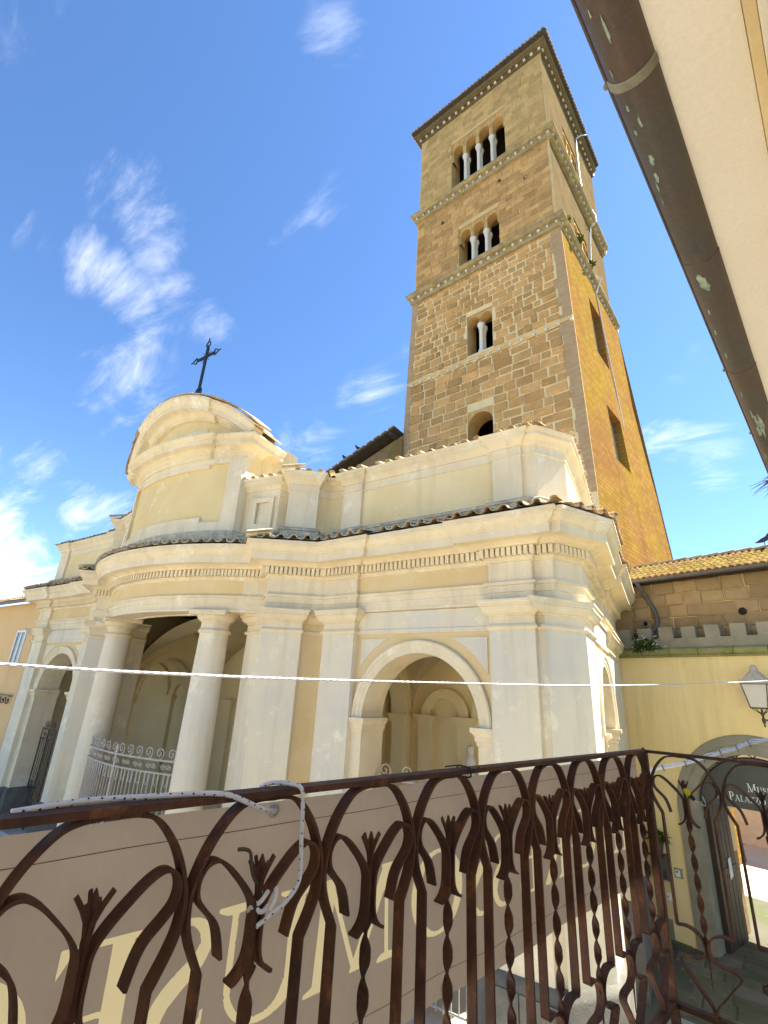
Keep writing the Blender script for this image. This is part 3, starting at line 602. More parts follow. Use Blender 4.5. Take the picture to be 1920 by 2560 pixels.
# tiles along the curved edge
NT = 26
tm = None
for k in range(NT):
    a = -AE*1.04+2.08*AE*(k+.5)/NT; w = 4.4*2.08*AE/NT*.52
    b = MB(); rr = 4.385 + random.uniform(0, .02)
    q = []
    for sgn in (-1, 1):
        aa = a+sgn*w/4.4
        for o in (.56+random.uniform(-.03, .03), .20): q.append((aa, o))
    lo = [P3(rr*sin(x), o, ZC+rr*cos(x)) for x, o in (q[0], q[2], q[3], q[1])]
    hi = [P3((rr+.035)*sin(x), o, ZC+(rr+.035)*cos(x)) for x, o in (q[0], q[2], q[3], q[1])]
    b.hexa(lo+hi); b.build('edge_tile', 'tile', blk, smooth=False)
for sg in (-1, 1):   # the little roofs that return behind the ends of the curve
    e0 = P3(sg*4.35*sin(AE)*.99, .49, 0)
    b = MB(); xa_, xb_ = e0[0]-sg*.55, e0[0]+sg*.02
    za_, zb_ = ZC+4.36*cos(AE*.82), ZC+4.30*cos(AE)
    y0_, y1_ = e0[1]+.02, e0[1]+.95
    b.hexa([(xa_, y0_, za_-.04), (xb_, y0_, zb_-.04), (xb_, y1_, zb_-.14), (xa_, y1_, za_-.06), (xa_, y0_, za_), (xb_, y0_, zb_), (xb_, y1_, zb_-.10), (xa_, y1_, za_)]); b.build('return_roof', 'tile', blk, smooth=False)
    b = MB(); x2 = XC+sg*2.43; b.hexa([(x2-sg*.3, y0_, 11.06), (x2+sg*.38, y0_, 11.06), (x2+sg*.38, y1_-.06, 11.06), (x2-sg*.3, y1_-.06, 11.06), (x2-sg*.3, y0_, zb_-.05), (x2+sg*.42, y0_, zb_-.05), (x2+sg*.42, y1_-.06, zb_-.15), (x2-sg*.3, y1_-.06, zb_-.15)]); b.build('return_block', 'stucco', blk, smooth=False)
b = MB(); b.lathe([(.62, 12.38), (.55, 12.46), (.40, 12.62), (.28, 12.82), (.20, 13.0), (.13, 13.10), (0, 13.14)], (XC, 7.0, 0), 16); b.build('cross_base', 'cap', blk)

# tile rows on the main cornice and the attic
def tile_mesh(kind):
    b = MB(); r = .092 if kind == 'pan' else .072; n = 8; rows = []
    for yy, sc in ((-.06, 1.0), (.16, .96), (.48, .90)):
        z = (yy+.09)*.22 + (.075 if kind == 'cover' else .078)
        out, inn_ = [], []
        for k in range(n+1):
            a = pi*k/n
            sg = 1 if kind == 'cover' else -1
            out.append((-r*sc*cos(a), yy, z+sg*r*.72*sc*sin(a)))
            inn_.append((-(r-.016)*sc*cos(a), yy, z+sg*(r-.016)*.72*sc*sin(a)))
        rows.append(out+inn_[::-1])
    b.grid(rows, closed=True)
    m = len(rows[0])
    for e in (0, -1):
        o = len(b.v); b.v += rows[e]
        for k in range(n): b.f.append((o+k, o+k+1, o+m-2-k, o+m-1-k)); b.m.append(0)
    return b
def tile_row(path, off, z, spacing, nm_pan, nm_cov, parent, xmin=-23, mats=('tile_grey', 'tile')):
    po = offset_poly(path, off); d = 0.0; nxt = spacing/2
    mesh = {}
    for (a, c) in zip(po[:-1], po[1:]):
        L_ = hypot(c[0]-a[0], c[1]-a[1]); h = atan2(c[1]-a[1], c[0]-a[0])
        while nxt < d+L_:
            t = (nxt-d)/L_; x, y = a[0]+(c[0]-a[0])*t, a[1]+(c[1]-a[1])*t; nxt += spacing
            if x < xmin or y > 13 or L_ < .16: continue
            mt = mats[0] if (x < -4.6 or random.random() < .25) and x > -16.5 else mats[1]
            for kind, nm, dd in (('pan', nm_pan, 0), ('cover', nm_cov, spacing/2)):
                if nm is None: continue
                key = (kind, mt)
                xx, yy = x+cos(h)*dd, y+sin(h)*dd
                if key not in mesh:
                    o = tile_mesh(kind).build(nm, mt, parent); mesh[key] = o.data
                    o.location = (xx, yy, z); o.rotation_euler = (0, 0, h)
                else: o = inst(nm, mesh[key], parent, (xx, yy, z), h)
                o.rotation_euler = (random.uniform(-.04, .04), random.uniform(-.05, .05), h+random.uniform(-.07, .07)); o.location.z += random.uniform(-.012, .012)
        d += L_
tile_row(ent, .60, 8.06, .29, 'pan_tile', 'cover_tile', church)
tile_row(att_r, .17, 9.87, .27, None, 'attic_tile', church)
tile_row(mir(att_r), .17, 9.87, .27, None, 'attic_tile', church)
b = MB(); b.sweep(ent, [(.60, 8.10), (.30, 8.24), (0, 8.32), (-.3, 8.36)], caps=False); b.build('tile_bedding', 'cap', church)

# iron cross on the pediment
cross = thing('iron_cross', 'black wrought iron cross with a ray burst on top of the curved pediment', 'cross')
cx0 = Vector((XC-.02, 7.0, 0))
def cpt(s, z): return (cx0.x+s, cx0.y, z)
b = MB(); b.box((XC-.065, 6.98, 13.05), (XC+.025, 7.03, 14.98)); b.build('upright', 'blackiron', cross)
b = MB(); b.box((XC-.44, 6.982, 14.56), (XC+.40, 7.028, 14.64)); b.build('crossbar', 'blackiron', cross)
for (s, z, ax) in ((0, 15.0, (0, 1)), (-.44, 14.60, (-1, 0)), (.40, 14.60, (1, 0))):
    b = MB(); ux, uz = ax; vx, vz = -uz, ux
    pts = [(0, 0), (.03, .11), (.10, .085), (.22, 0), (.10, -.085), (.03, -.11), (0, 0)]
    b.tube([cpt(s+ux*p+vx*q, z+uz*p+vz*q) for p, q in pts], .022, 6); b.tube([cpt(s+ux*.22, z+uz*.22), cpt(s+ux*.30, z+uz*.30)], .02, 6)
    b.build('finial', 'blackiron', cross)
b = MB()
for k in range(20):
    a = 2*pi*k/20+.15; r = .26 if k % 2 else .17
    b.tube([cpt(.08*cos(a), 14.60+.08*sin(a)), cpt(r*cos(a), 14.60+r*sin(a))], .009, 4)
b.build('rays', 'blackiron', cross)
b = MB()
for sg in (-1, 1): b.tube([cpt(sg*.03+sg*.11*sin(t*pi/8), 13.12+.16*(1-cos(t*pi/8))/1.0) for t in range(9)], .022, 6)
b.build('foot_scroll', 'blackiron', cross)

# ------------------------------------------------------------------ the bell tower
FT = Frame(-5, 17, radians(-5)); DT = 8.5
tower = thing('bell_tower', 'tall square tuff bell tower with arcaded windows behind the church porch', 'bell tower')
def lerp(a, c, t): return a+(c-a)*t
def pl(z, pts):
    for (z0, v0), (z1, v1) in zip(pts, pts[1:]):
        if z <= z1: return lerp(v0, v1, (z-z0)/(z1-z0))
    return pts[-1][1]
Lo = lambda z: pl(z, [(0, -6.93), (14, -6.52), (25, -6.16)])
Ro = lambda z: pl(z, [(0, 2.5), (14, 2.14), (25, 1.88)])
Bo = lambda z: pl(z, [(0, 3.7), (11, 2.97), (13.8, 2.74), (16.3, 2.50), (19.8, 2.22), (25, 2.0)])
tiers = [(0, 24.9, Lo, Ro, Bo), (24.9, 30.9, lambda z: -6.05, lambda z: 1.77, lambda z: 1.80), (30.9, 37.8, lambda z: -5.95, lambda z: 1.77, lambda z: 1.80)]
H_low = [(-2.88, -1.66, 14.6, 16.9), (-2.86, -1.54, 19.95, 22.25)]
H_mid = [(-3.30, -1.0, 25.35, 28.35)]
H_top = [(-3.75, -.46, 31.5, 35.5)]
HR_low = [(2.85, 4.6, 14.4, 17.05), (2.95, 4.65, 19.9, 23.08)]
HR_mid = [(2.75, 4.75, 25.4, 28.3)]
HR_top = [(2.65, 4.65, 31.5, 35.2)]
def wall_holes(b, P, z0, z1, s0, s1, holes, depth, mi=0, mi_in=0):
    zs = sorted({z0, z1, *[h[2] for h in holes], *[h[3] for h in holes]}); ss = sorted({h[i] for h in holes for i in (0, 1)})
    ss = [None]+ss+[None]
    val = lambda i, z: s0(z) if i == 0 else (s1(z) if i == len(ss)-1 else ss[i])
    for za, zb in zip(zs, zs[1:]):
        for i in range(len(ss)-1):
            a, c = val(i, za), val(i+1, za); m = (a+c)/2
            if any(h[0] < m < h[1] and h[2] <= za and h[3] >= zb for h in holes): continue
            b.add([P(a, za, 0), P(c, za, 0), P(val(i+1, zb), zb, 0), P(val(i, zb), zb, 0)], [(0, 1, 2, 3)], mi)
    for (a, c, zl, zh) in holes:
        b.grid([[P(s, z, 0) for s, z in ((a, zl), (a, zh), (c, zh), (c, zl), (a, zl))], [P(s, z, depth) for s, z in ((a, zl), (a, zh), (c, zh), (c, zl), (a, zl))]], mi_in)
def right_pt(Rf, Bf):
    def P(n, z, d): return FT(lerp(Rf(z), Bf(z), n/DT)-d, z, n)
    return P
matf = ['mortar', 'mortar_top', 'mortar_top']; mats_ = ['towerside', 'towerside_top', 'towerside_top']
for i, (z0, z1, Lf, Rf, Bf) in enumerate(tiers):
    b = MB(); wall_holes(b, lambda s, z, n: FT(s, z, n), z0, z1, Lf, Rf, (H_low, H_mid, H_top)[i], .9, 0, 1)
    b.build('front_wall', [matf[i], 'tuff_top'], tower, smooth=False)
    b = MB(); wall_holes(b, right_pt(Rf, Bf), z0, z1, lambda z: 0.0, lambda z: DT, (HR_low, HR_mid, HR_top)[i], .8, 0, 0)
    b.build('side_wall', mats_[i], tower, smooth=False)
    b = MB()
    b.add([FT(Lf(z0), z0, 0), FT(Lf(z1), z1, 0), FT(Lf(z1), z1, DT), FT(Lf(z0), z0, DT)], [(0, 1, 2, 3)])
    b.add([FT(Lf(z0), z0, DT), FT(Bf(z0), z0, DT), FT(Bf(z1), z1, DT), FT(Lf(z1), z1, DT)], [(0, 1, 2, 3)])
    b.build('rear_wall', mats_[i], tower, smooth=False)
    b = MB(); b.add([FT(Lf(z1), z1-.02, 0), FT(Rf(z1), z1-.02, 0), FT(Bf(z1), z1-.02, DT), FT(Lf(z1), z1-.02, DT)], [(0, 1, 2, 3)]); b.build('storey_floor', 'roof_under', tower, smooth=False)
# irregular stones
def stone_mesh(seed):
    rnd = random.Random(seed); b = MB(); j = lambda k: rnd.uniform(-k, k)
    bk = [(-.5, 0, -.5), (.5, 0, -.5), (.5, 0, .5), (-.5, 0, .5)]
    md = [(x+j(.055), -.6, z+j(.075)) for x, _, z in bk]
    fr = [(x*.86+j(.06), -1+j(.3), z*.80+j(.08)) for x, _, z in bk]
    b.add(bk+md+fr, [(0,1,5,4),(1,2,6,5),(2,3,7,6),(3,0,4,7),(4,5,9,8),(5,6,10,9),(6,7,11,10),(7,4,8,11),(8,9,10,11)])
    return b
def stone_matrix(F, s, z, w, h, d, n=0.0, tilt=0.0):
    m = Matrix((F.u*w, F.n*d, Vector((0, 0, h)))).transposed().to_4x4()
    m = m @ Matrix.Rotation(tilt, 4, 'Y') if tilt else m
    m.translation = Vector(F(s, z, n)); return m
def courses(F, z0, z1, Lf, Rf, ch, bw, holes, rnd, gap=(.05, .045), ml=.35, mr=.5):
    out = []; z = z0; row = 0
    while z < z1-.1:
        h = ch*rnd.uniform(.82, 1.15); h = min(h, z1-z)
        s = Lf(z)+ml - rnd.uniform(0, .5)*bw; end = Rf(z)-mr
        s = max(s, Lf(z)+ml)
        while s < end-.1:
            w = bw*rnd.uniform(.6, 1.4); w = min(w, end-s)
            if end-(s+w) < .25: w = end-s
            a, c = s, s+w; ok = True
            for (ha, hb, hc, hd) in holes:
                if z+h > hc+.04 and z < hd-.04 and c > ha and a < hb:
                    if a < ha-.15: c = ha
                    elif c > hb+.15: a = hb
                    else: ok = False
            if ok and c-a > .1: out.append(((a+c)/2, z+h/2, (c-a)-gap[0]*rnd.uniform(.7, 1.7), h-gap[1]*rnd.uniform(.7, 1.7)))
            s += w
        z += h; row += 1
    return out
rnd = random.Random(3)
protos = [stone_mesh(k) for k in range(8)]
def lay(parent, F, stones, mat, limit, name, d=.055, n=0.0):
    meshes = []
    for k, (s, z, w, h) in enumerate(stones[:limit]):
        if len(meshes) < 8:
            o = protos[len(meshes)].build(name, mat, parent, smooth=False); meshes.append(o.data)
        else:
            o = bpy.data.objects.new(name, rnd.choice(meshes)); COL.objects.link(o); o.parent = parent
        o.matrix_local = stone_matrix(F, s, z, w, h, d*rnd.uniform(.6, 1.5), n, rnd.uniform(-.035, .035))
    if len(stones) > limit:
        b = MB()
        for (s, z, w, h) in stones[limit:]:
            p = protos[rnd.randrange(8)]; m = stone_matrix(F, s, z, w, h, d*rnd.uniform(.6, 1.3), n, rnd.uniform(-.02, .02))
            b.add([tuple(m @ Vector(v)) for v in p.v], p.f)
        tag(b.build(name+'_courses', mat, parent, smooth=False), kind='stuff')
low = courses(FT, 12.6, 19.55, Lo, Ro, .43, .66, H_low, rnd, gap=(.075, .07))
low2 = courses(FT, 19.85, 24.8, Lo, Ro, .37, .52, H_low, rnd, gap=(.085, .08))
lay(tower, FT, low+low2, 'tuff', 300, 'stone')
lay(tower, FT, courses(FT, 25.4, 30.75, tiers[1][2], tiers[1][3], .34, .52, H_mid, rnd, gap=(.03, .028), ml=.05, mr=.12), 'tuff', 0, 'upper_stone', .04)
lay(tower, FT, courses(FT, 31.5, 37.7, tiers[2][2], tiers[2][3], .36, .55, H_top, rnd, gap=(.018, .016), ml=.05, mr=.05), 'tuff_top', 0, 'top_stone', .03)
b = MB()
for z in [12+.5*k for k in range(26)]:
    zz0, zz1 = z, min(z+.5, 24.9); w0 = .5+rnd.uniform(-.12, .12); w1 = .34+rnd.uniform(-.08, .08)
    if zz1 <= zz0: continue
    b.hexa([FT(Ro(zz0)-w0, zz0, -.03), FT(Ro(zz0)+.003, zz0, -.03), FT(Ro(zz0)+.003, zz0, .05), FT(Ro(zz0)-w0, zz0, .05), FT(Ro(zz1)-w0, zz1, -.03), FT(Ro(zz1)+.003, zz1, -.03), FT(Ro(zz1)+.003, zz1, .05), FT(Ro(zz1)-w0, zz1, .05)])
    b.hexa([FT(Lo(zz0)-.003, zz0, -.03), FT(Lo(zz0)+w1, zz0, -.03), FT(Lo(zz0)+w1, zz0, .05), FT(Lo(zz0)-.003, zz0, .05), FT(Lo(zz1)-.003, zz1, -.03), FT(Lo(zz1)+w1, zz1, -.03), FT(Lo(zz1)+w1, zz1, .05), FT(Lo(zz1)-.003, zz1, .05)])
tag(b.build('quoin', 'quoin', tower, smooth=False), kind='stuff')
# cornices
def tower_path(Lf, Rf, Bf, z): return [FT.xy(Lf(z), DT), FT.xy(Lf(z), 0), FT.xy(Rf(z), 0), FT.xy(Bf(z), DT)]
def knobs(Lf, Rf, Bf, z, off, step, sz):
    b = MB()
    def put(F_, a, c, m):
        k = int((c-a)/step)
        for i in range(k+1):
            s = a+(c-a)*i/k + rnd.uniform(-.03, .03)
            p = F_(s); q = sz*rnd.uniform(.8, 1.15)
            b.add([tuple(Vector(p)+m[0]*x*q+m[1]*y*q+Vector((0, 0, w*q))) for x in (-1, 1) for y in (-1, 1) for w in (-1, 1)],
                  [(0,1,3,2),(4,6,7,5),(0,4,5,1),(2,3,7,6),(0,2,6,4),(1,5,7,3)])
    put(lambda s: FT(s, z, -off), Lf(z), Rf(z), (FT.u, FT.n)); put(lambda s: FT(lerp(Rf(z), Bf(z), s/DT)+off, z, s), .1, DT, (FT.n, FT.u))
    return b
for (z, i, pr) in ((24.88, 1, None), (30.85, 2, None)):
    _, _, Lf, Rf, Bf = tiers[i]
    b = MB(); b.sweep(tower_path(Lf, Rf, Bf, z), [(-.2, z-.12), (.16, z-.10), (.18, z+.02), (.14, z+.03), (.14, z+.22), (.30, z+.25), (.34, z+.33), (.38, z+.36), (.38, z+.44), (-.15, z+.55)])
    c = b.build('string_cornice', 'cornice', tower)
    tag(knobs(Lf, Rf, Bf, z+.13, .17, .40, .06).build('corbel_row', 'marble', c, smooth=False), kind='stuff')
b = MB(); b.sweep([FT.xy(Lo(19.7), .02), FT.xy(Ro(19.7), .02)], [(0, 19.62), (.06, 19.64), (.10, 19.72), (.10, 19.78), (0, 19.83)])
c = b.build('string_course', 'mortar_top', tower)
b = MB()
for k in range(16):
    s = -6.0+k*.53; b.box((0, 0, 0), (0, 0, 0)); b.v = b.v[:-8]; b.f = b.f[:-6]; b.m = b.m[:-6]
    q = .06; p = Vector(FT(s, 19.57, -.05))
    b.add([tuple(p+FT.u*x*q+FT.n*y*q+Vector((0, 0, w*q))) for x in (-1, 1) for y in (-1, 1) for w in (-1, 1)], [(0,1,3,2),(4,6,7,5),(0,4,5,1),(2,3,7,6),(0,2,6,4),(1,5,7,3)])
tag(b.build('corbel_row', 'marble', c, smooth=False), kind='stuff')
_, _, Lf, Rf, Bf = tiers[2]
b = MB(); b.sweep(tower_path(Lf, Rf, Bf, 38), [(-.1, 37.70), (.10, 37.72), (.10, 37.80), (.06, 37.81), (.06, 38.02), (.20, 38.04), (.22, 38.10), (.30, 38.13), (.34, 38.25), (.34, 38.32), (-.1, 38.34)])
c = b.build('top_cornice', 'towerside_top', tower); tag(knobs(Lf, Rf, Bf, 37.92, .09, .42, .065).build('corbel_row', 'marble', c, smooth=False), kind='stuff')
b = MB(); b.sweep(tower_path(Lf, Rf, Bf, 38), [(-.2, 38.36), (.30, 38.40), (.46, 38.46), (.49, 38.48), (.49, 38.54), (-3.5, 39.9)]); b.build('roof', 'roof_under', tower, smooth=False)
b = MB()
po = offset_poly(tower_path(Lf, Rf, Bf, 38), .48)
for a, c_ in zip(po[:-1], po[1:]):
    L_ = hypot(c_[0]-a[0], c_[1]-a[1]); n_ = int(L_/.22); h = atan2(c_[1]-a[1], c_[0]-a[0])
    for k in range(n_):
        t = (k+.5)/n_; f = Frame(lerp(a[0], c_[0], t), lerp(a[1], c_[1], t), h); z = 38.52+rnd.uniform(-.015, .02)
        b.hexa([f(-.085, z, -.07), f(.085, z, -.07), f(.085, z+.1, .4), f(-.085, z+.1, .4), f(-.05, z+.07, -.07), f(.05, z+.07, -.07), f(.05, z+.17, .4), f(-.05, z+.17, .4)])
tag(b.build('eave_tiles', 'tile', tower, smooth=False), kind='stuff')
# arcades in the window openings
def arcade(holes, lights, cap_z, spring, r, depth=.5, F=FT, col_r=.10, nfun=None):
    (a, c, z0, z1) = holes; w = (c-a)/lights
    b = MB()
    for k in range(lights):
        arch_wall(b, F, a+k*w, a+(k+1)*w, cap_z, z1, a+(k+.5)*w, r, spring, .06, depth, 12)
        archivolt(b, F, a+(k+.5)*w, spring, [(r, .06), (r, .02), (r+.07, .02), (r+.07, .06)], 12)
    b.build('arcade', 'tuff_top', tower, smooth=False)
    for k in range(1, lights):
        s = a+k*w
        for nn, nm in ((.16, 'mullion_column'), (depth-.05, 'inner_column')):
            p = F(s, 0, nn); b = MB()
            b.lathe([(col_r*1.5, z0+.02), (col_r*1.5, z0+.14), (col_r*1.05, z0+.2), (col_r, z0+.25), (col_r*.9, cap_z-.42), (col_r*1.1, cap_z-.40), (col_r*1.0, cap_z-.36), (col_r*1.6, cap_z-.12), (col_r*1.75, cap_z-.10), (col_r*1.75, cap_z)], p, 14)
            b.build(nm, 'marble', tower, ang=50)
arcade((-3.75, -.46, 31.5, 35.5), 4, 34.05, 34.78, .31)
arcade((-3.30, -1.0, 25.35, 28.35), 3, 27.35, 27.85, .29)
arcade((-2.86, -1.54, 19.95, 22.25), 2, 21.62, 21.80, .30)
b = MB(); arch_wall(b, FT, -2.88, -1.66, 14.6, 16.9, -2.27, .60, 16.18, .02, .9, 18); b.build('arched_opening', 'tuff_top', tower, smooth=False)
FR = Frame(*FT.xy(1.77, 0), radians(85))     # right hand face; depth runs into the tower
def Fr(s, z, n=0.0): return FT(1.785-n*0 - abs(n), z, s)
class SideF:
    u = FT.n; n = -FT.u
    def __call__(f, s, z, n=0.0): return FT(1.785-n, z, s)
SF = SideF()
arcade((2.65, 4.65, 31.5, 35.2), 3, 34.0, 34.6, .26, F=SF, col_r=.07)
arcade((2.75, 4.75, 25.4, 28.3), 3, 27.3, 27.75, .26, F=SF, col_r=.07)
for (a, c, z0, z1) in HR_low:
    b = MB()
    x = lambda z: lerp(Ro(z), Bo(z), .44)-.3
    b.add([FT(x(z0), z0, a), FT(x(z0), z0, c), FT(x(z1), z1, c), FT(x(z1), z1, a)], [(0, 1, 2, 3)]); b.build('blocked_window', 'greystone', tower, smooth=False)
b = MB()
for (s, z) in ((-.9, 30.0), (-4.3, 29.6), (.5, 29.1)): b.lathe([(.0, -.02), (.11, -.02), (.11, .01)], FT(s, z, -.045), 10, axis=tuple(-FT.n))
b.build('putlog_hole_discs', 'dark', tower)  # flat discs on the wall, the shade of the holes painted in
b = MB()
b.tube([FT(pl(z, [(10, 2.55), (19, 2.2), (25, 1.97), (25.1, 2.35), (25.4, 2.3), (26, 1.86), (30.6, 1.86), (30.8, 2.2), (31.3, 2.2), (32, 1.85), (37.5, 1.85), (37.8, 2.1), (38.3, 2.3), (39, 2.2)]), z, n) for z, n in
        ((11, 5.83), (13.86, 5.6), (16, 5.3), (18.5, 5.1), (22, 4.75), (24.7, 4.6), (25.05, 4.6), (25.4, 4.65), (26.2, 4.7), (29, 5.4), (30.6, 5.9), (30.8, 5.9), (31.3, 5.8), (32.2, 5.2), (33.7, 4.95), (36, 5.05), (37.4, 5.25), (37.8, 5.5), (38.3, 6.0))], .03, 6)
tag(b.build('lightning_cable', 'cable'), 'pale cable hanging down the sunlit right face of the bell tower', 'cable')

# weeds growing on the tower cornice
def tuft(name, label, p, size, n, seed, flowers=0, group=None, droop=0.3, parent=None):
    r = random.Random(seed); t = thing(name, label, 'plant', group); b = MB(); fl = MB()
    p = Vector(p)
    for k in range(n):
        a = r.uniform(0, 2*pi); l = size*r.uniform(.4, 1); d = Vector((cos(a)*.7, sin(a)*.7, r.uniform(-droop, 1))).normalized()
        base = p+Vector((r.uniform(-.4, .4), r.uniform(-.4, .4), r.uniform(-.1, .2)))*size
        sd_ = d.cross(Vector((0, 0, 1))).normalized()*l*.16; tip = base+d*l+Vector((0, 0, -droop*l*.4))
        mid = base+d*l*.55
        b.add([tuple(base), tuple(mid+sd_), tuple(tip), tuple(mid-sd_)], [(0, 1, 2, 3)])
        if k < flowers:
            q = base+d*l*1.05; s_ = size*.055
            fl.add([tuple(q+Vector((cos(j*pi/3)*s_, sin(j*pi/3)*s_*.6, sin(j*pi/3)*s_*.7))) for j in range(6)], [tuple(range(6))])
    b.build('foliage', 'leaf', t, smooth=False)
    if flowers: fl.build('blossom', 'petal', t, smooth=False)
    return t
tuft('weed', 'small green weed on the tower cornice nearest its front corner', FT(2.15, 25.36, .35), .22, 40, 1, group='weeds on the tower cornice')
tuft('weed', 'bushier green weed on the tower cornice, second from its front corner', FT(2.15, 25.36, 1.7), .32, 60, 2, group='weeds on the tower cornice')
tuft('weed', 'green weed far along the right hand tower cornice near the cable', FT(2.15, 25.36, 3.4), .30, 55, 3, group='weeds on the tower cornice')

# ------------------------------------------------------------------ nave gable beside the tower
nave = thing('church_nave', 'low rubble gable with a dark tiled roof edge left of the bell tower', 'church')
ya, za, xa, xb, zb = 17.25, 17.0, -11.5, -17.2, 14.85
b = MB(); b.plate([(xa+.1, ya+.2, 5), (xb, ya+.2, 5), (xb, ya+.2, zb-.2), (xa+.1, ya+.2, za-.15)], (0, .4, 0)); b.build('gable_wall', 'rubble', nave, smooth=False)
b = MB(); sl_ = (za-zb)/(xa-xb)
def rz(x): return za+(x-xa)*sl_
b.plate([(xa-.02, ya-.35, rz(xa)), (xb, ya-.35, zb), (xb, ya-.35, zb+.13), (xa-.02, ya-.35, rz(xa)+.13)], (0, 5, 0)); b.build('roof', 'roof_under', nave, smooth=False)
for k in range(13):
    x = xa-.2-k*.42; b = MB()
    b.hexa([(x-.17, ya-.42, rz(x-.17)+.13), (x+.17, ya-.42, rz(x+.17)+.13), (x+.17, ya+.3, rz(x+.17)+.13), (x-.17, ya+.3, rz(x-.17)+.13), (x-.13, ya-.40, rz(x-.13)+.20), (x+.13, ya-.40, rz(x+.13)+.20), (x+.13, ya+.3, rz(x+.13)+.20), (x-.13, ya+.3, rz(x-.13)+.20)])
    b.build('verge_tile', 'tile', nave, smooth=False)
b = MB(); b.box((xa-.35, ya-.35, rz(xa)-.30), (xa-.18, ya+.2, rz(xa)-.12)); b.build('purlin_end', 'roof_under', nave, smooth=False)
b = MB(); b.plate([(xa+.15, ya+.1, 14.5), (xa-.9, ya+.1, 14.5), (xa-.6, ya+.1, 16.0), (xa-.25, ya+.1, 16.55), (xa+.15, ya+.1, 16.6)], (0, .1, 0)); b.build('lichen_patch', 'lichenroof', nave, smooth=False)
def pigeon(p, label, ang, group, sc=1.0):
    t = thing('pigeon', label, 'bird', group); p = Vector(p); R3 = Matrix.Rotation(ang, 3, 'Z')
    g = lambda x, z, y=0: tuple(p+R3 @ (Vector((x, y, z))*sc))
    b = MB(); b.tube([g(-.20, .10), g(-.12, .12), g(-.04, .15), g(.05, .19), g(.10, .25), g(.115, .30), g(.14, .325), g(.165, .32), g(.19, .31)], .05, 8, radii=[.012*sc, .035*sc, .062*sc, .066*sc, .048*sc, .034*sc, .032*sc, .02*sc, .004*sc])
    b.build('body', 'feather', t)
    for y in (-.02, .02):
        b = MB(); b.tube([g(.0, .11, y), g(.005, .0, y)], .008, 5); b.build('leg', 'twig', t)
pigeon((-13.73, 17.0, rz(-13.73)+.2), 'dark pigeon perched higher up the nave roof slope', radians(190), 'pigeons on the roofs', 1.1)
pigeon((-14.57, 17.0, rz(-14.57)+.2), 'dark pigeon perched lower down the nave roof slope', radians(170), 'pigeons on the roofs', 1.1)

# ------------------------------------------------------------------ museum building on the right
FM = Frame(-1.08, 15.34, radians(-15.66))
mus = thing('museum_building', 'yellow plastered building with an arched gateway and small stone battlements', 'building')
def mbox(b, s0, s1, z0, z1, n0, n1, mi=0):
    b.hexa([FM(s0, z0, n0), FM(s1, z0, n0), FM(s1, z0, n1), FM(s0, z0, n1), FM(s0, z1, n0), FM(s1, z1, n0), FM(s1, z1, n1), FM(s0, z1, n1)], mi)
ACX, AR, AZ = 1.22, 1.30, 2.85
b = MB(); arch_wall(b, FM, -1.7, 6.5, 0, 6.33, ACX, AR, AZ, 0, .9, 28, 0, 1); b.build('wall', ['yellow', 'greystone'], mus, smooth=False)
b = MB(); mbox(b, -1.7, -.10, 0, 6.3, .91, 2.25); b.build('passage_wall', 'rubble', mus, smooth=False)
b = MB(); mbox(b, 2.56, 6.5, 0, 6.3, .91, 2.25); b.build('passage_wall', 'rubble', mus, smooth=False)
b = MB(); mbox(b, -.095, 2.555, 4.3, 6.3, .91, 4.6); b.build('vault_sunblock', 'yellow', mus, smooth=False)  # extended past the passage walls to block sun from the paving in front
b = MB(); mbox(b, -.11, -.06, 1.75, 3.4, 1.75, 2.2); b.build('wall_panel', 'ochre', mus, smooth=False)
b = MB(); archivolt(b, FM, ACX, AZ, [(AR-.005, .02), (AR-.005, -.05), (1.50, -.05), (1.515, -.035), (1.53, -.05), (1.70, -.05), (1.72, -.03), (1.72, .02)], 36); b.build('arch_surround', 'greystone', mus)
for s0, s1 in ((ACX-1.72, ACX-AR+.005), (ACX+AR-.005, ACX+1.72)):
    b = MB(); mbox(b, s0, s1, 0, AZ, -.05, .02); b.build('jamb', 'greystone', mus, smooth=False)
b = MB(); mbox(b, -.10, .02, 0, 3.0, .38, 1.62)
dl = b.build('door_leaf', 'door', mus, smooth=False)
for k in range(5):
    b = MB(); mbox(b, .02, .032, .05, 2.95, .40+k*.245, .62+k*.245); b.build('plank', 'door', dl, smooth=False)
b = MB(); mbox(b, .034, .045, 1.42, 1.56, .38, 1.62); b.build('rail_board', 'door', dl, smooth=False)
b = MB(); b.plate([FM(.05, 1.30, 1.0), FM(.05, 1.36, 1.22), FM(.05, 1.75, 1.2), FM(.05, 1.72, 1.02)], FM.u*.004)
tag(b.build('paper_notice', 'paper', smooth=False), 'crumpled white paper notice stuck to the dark gateway door', 'paper')
# small bare patch, pale base patches
b = MB(); mbox(b, 1.15, 1.40, 5.16, 5.6, -.006, .01); b.build('bare_plaster_patch', 'mortar', mus, smooth=False)
b = MB(); mbox(b, -1.45, -.93, .35, 1.16, -.006, .01); b.build('pale_plaster_patch', 'attic', mus, smooth=False)
b = MB(); mbox(b, -1.35, -.98, .0, .42, -.012, .01); b.build('grey_cement_patch', 'greystone', mus, smooth=False)
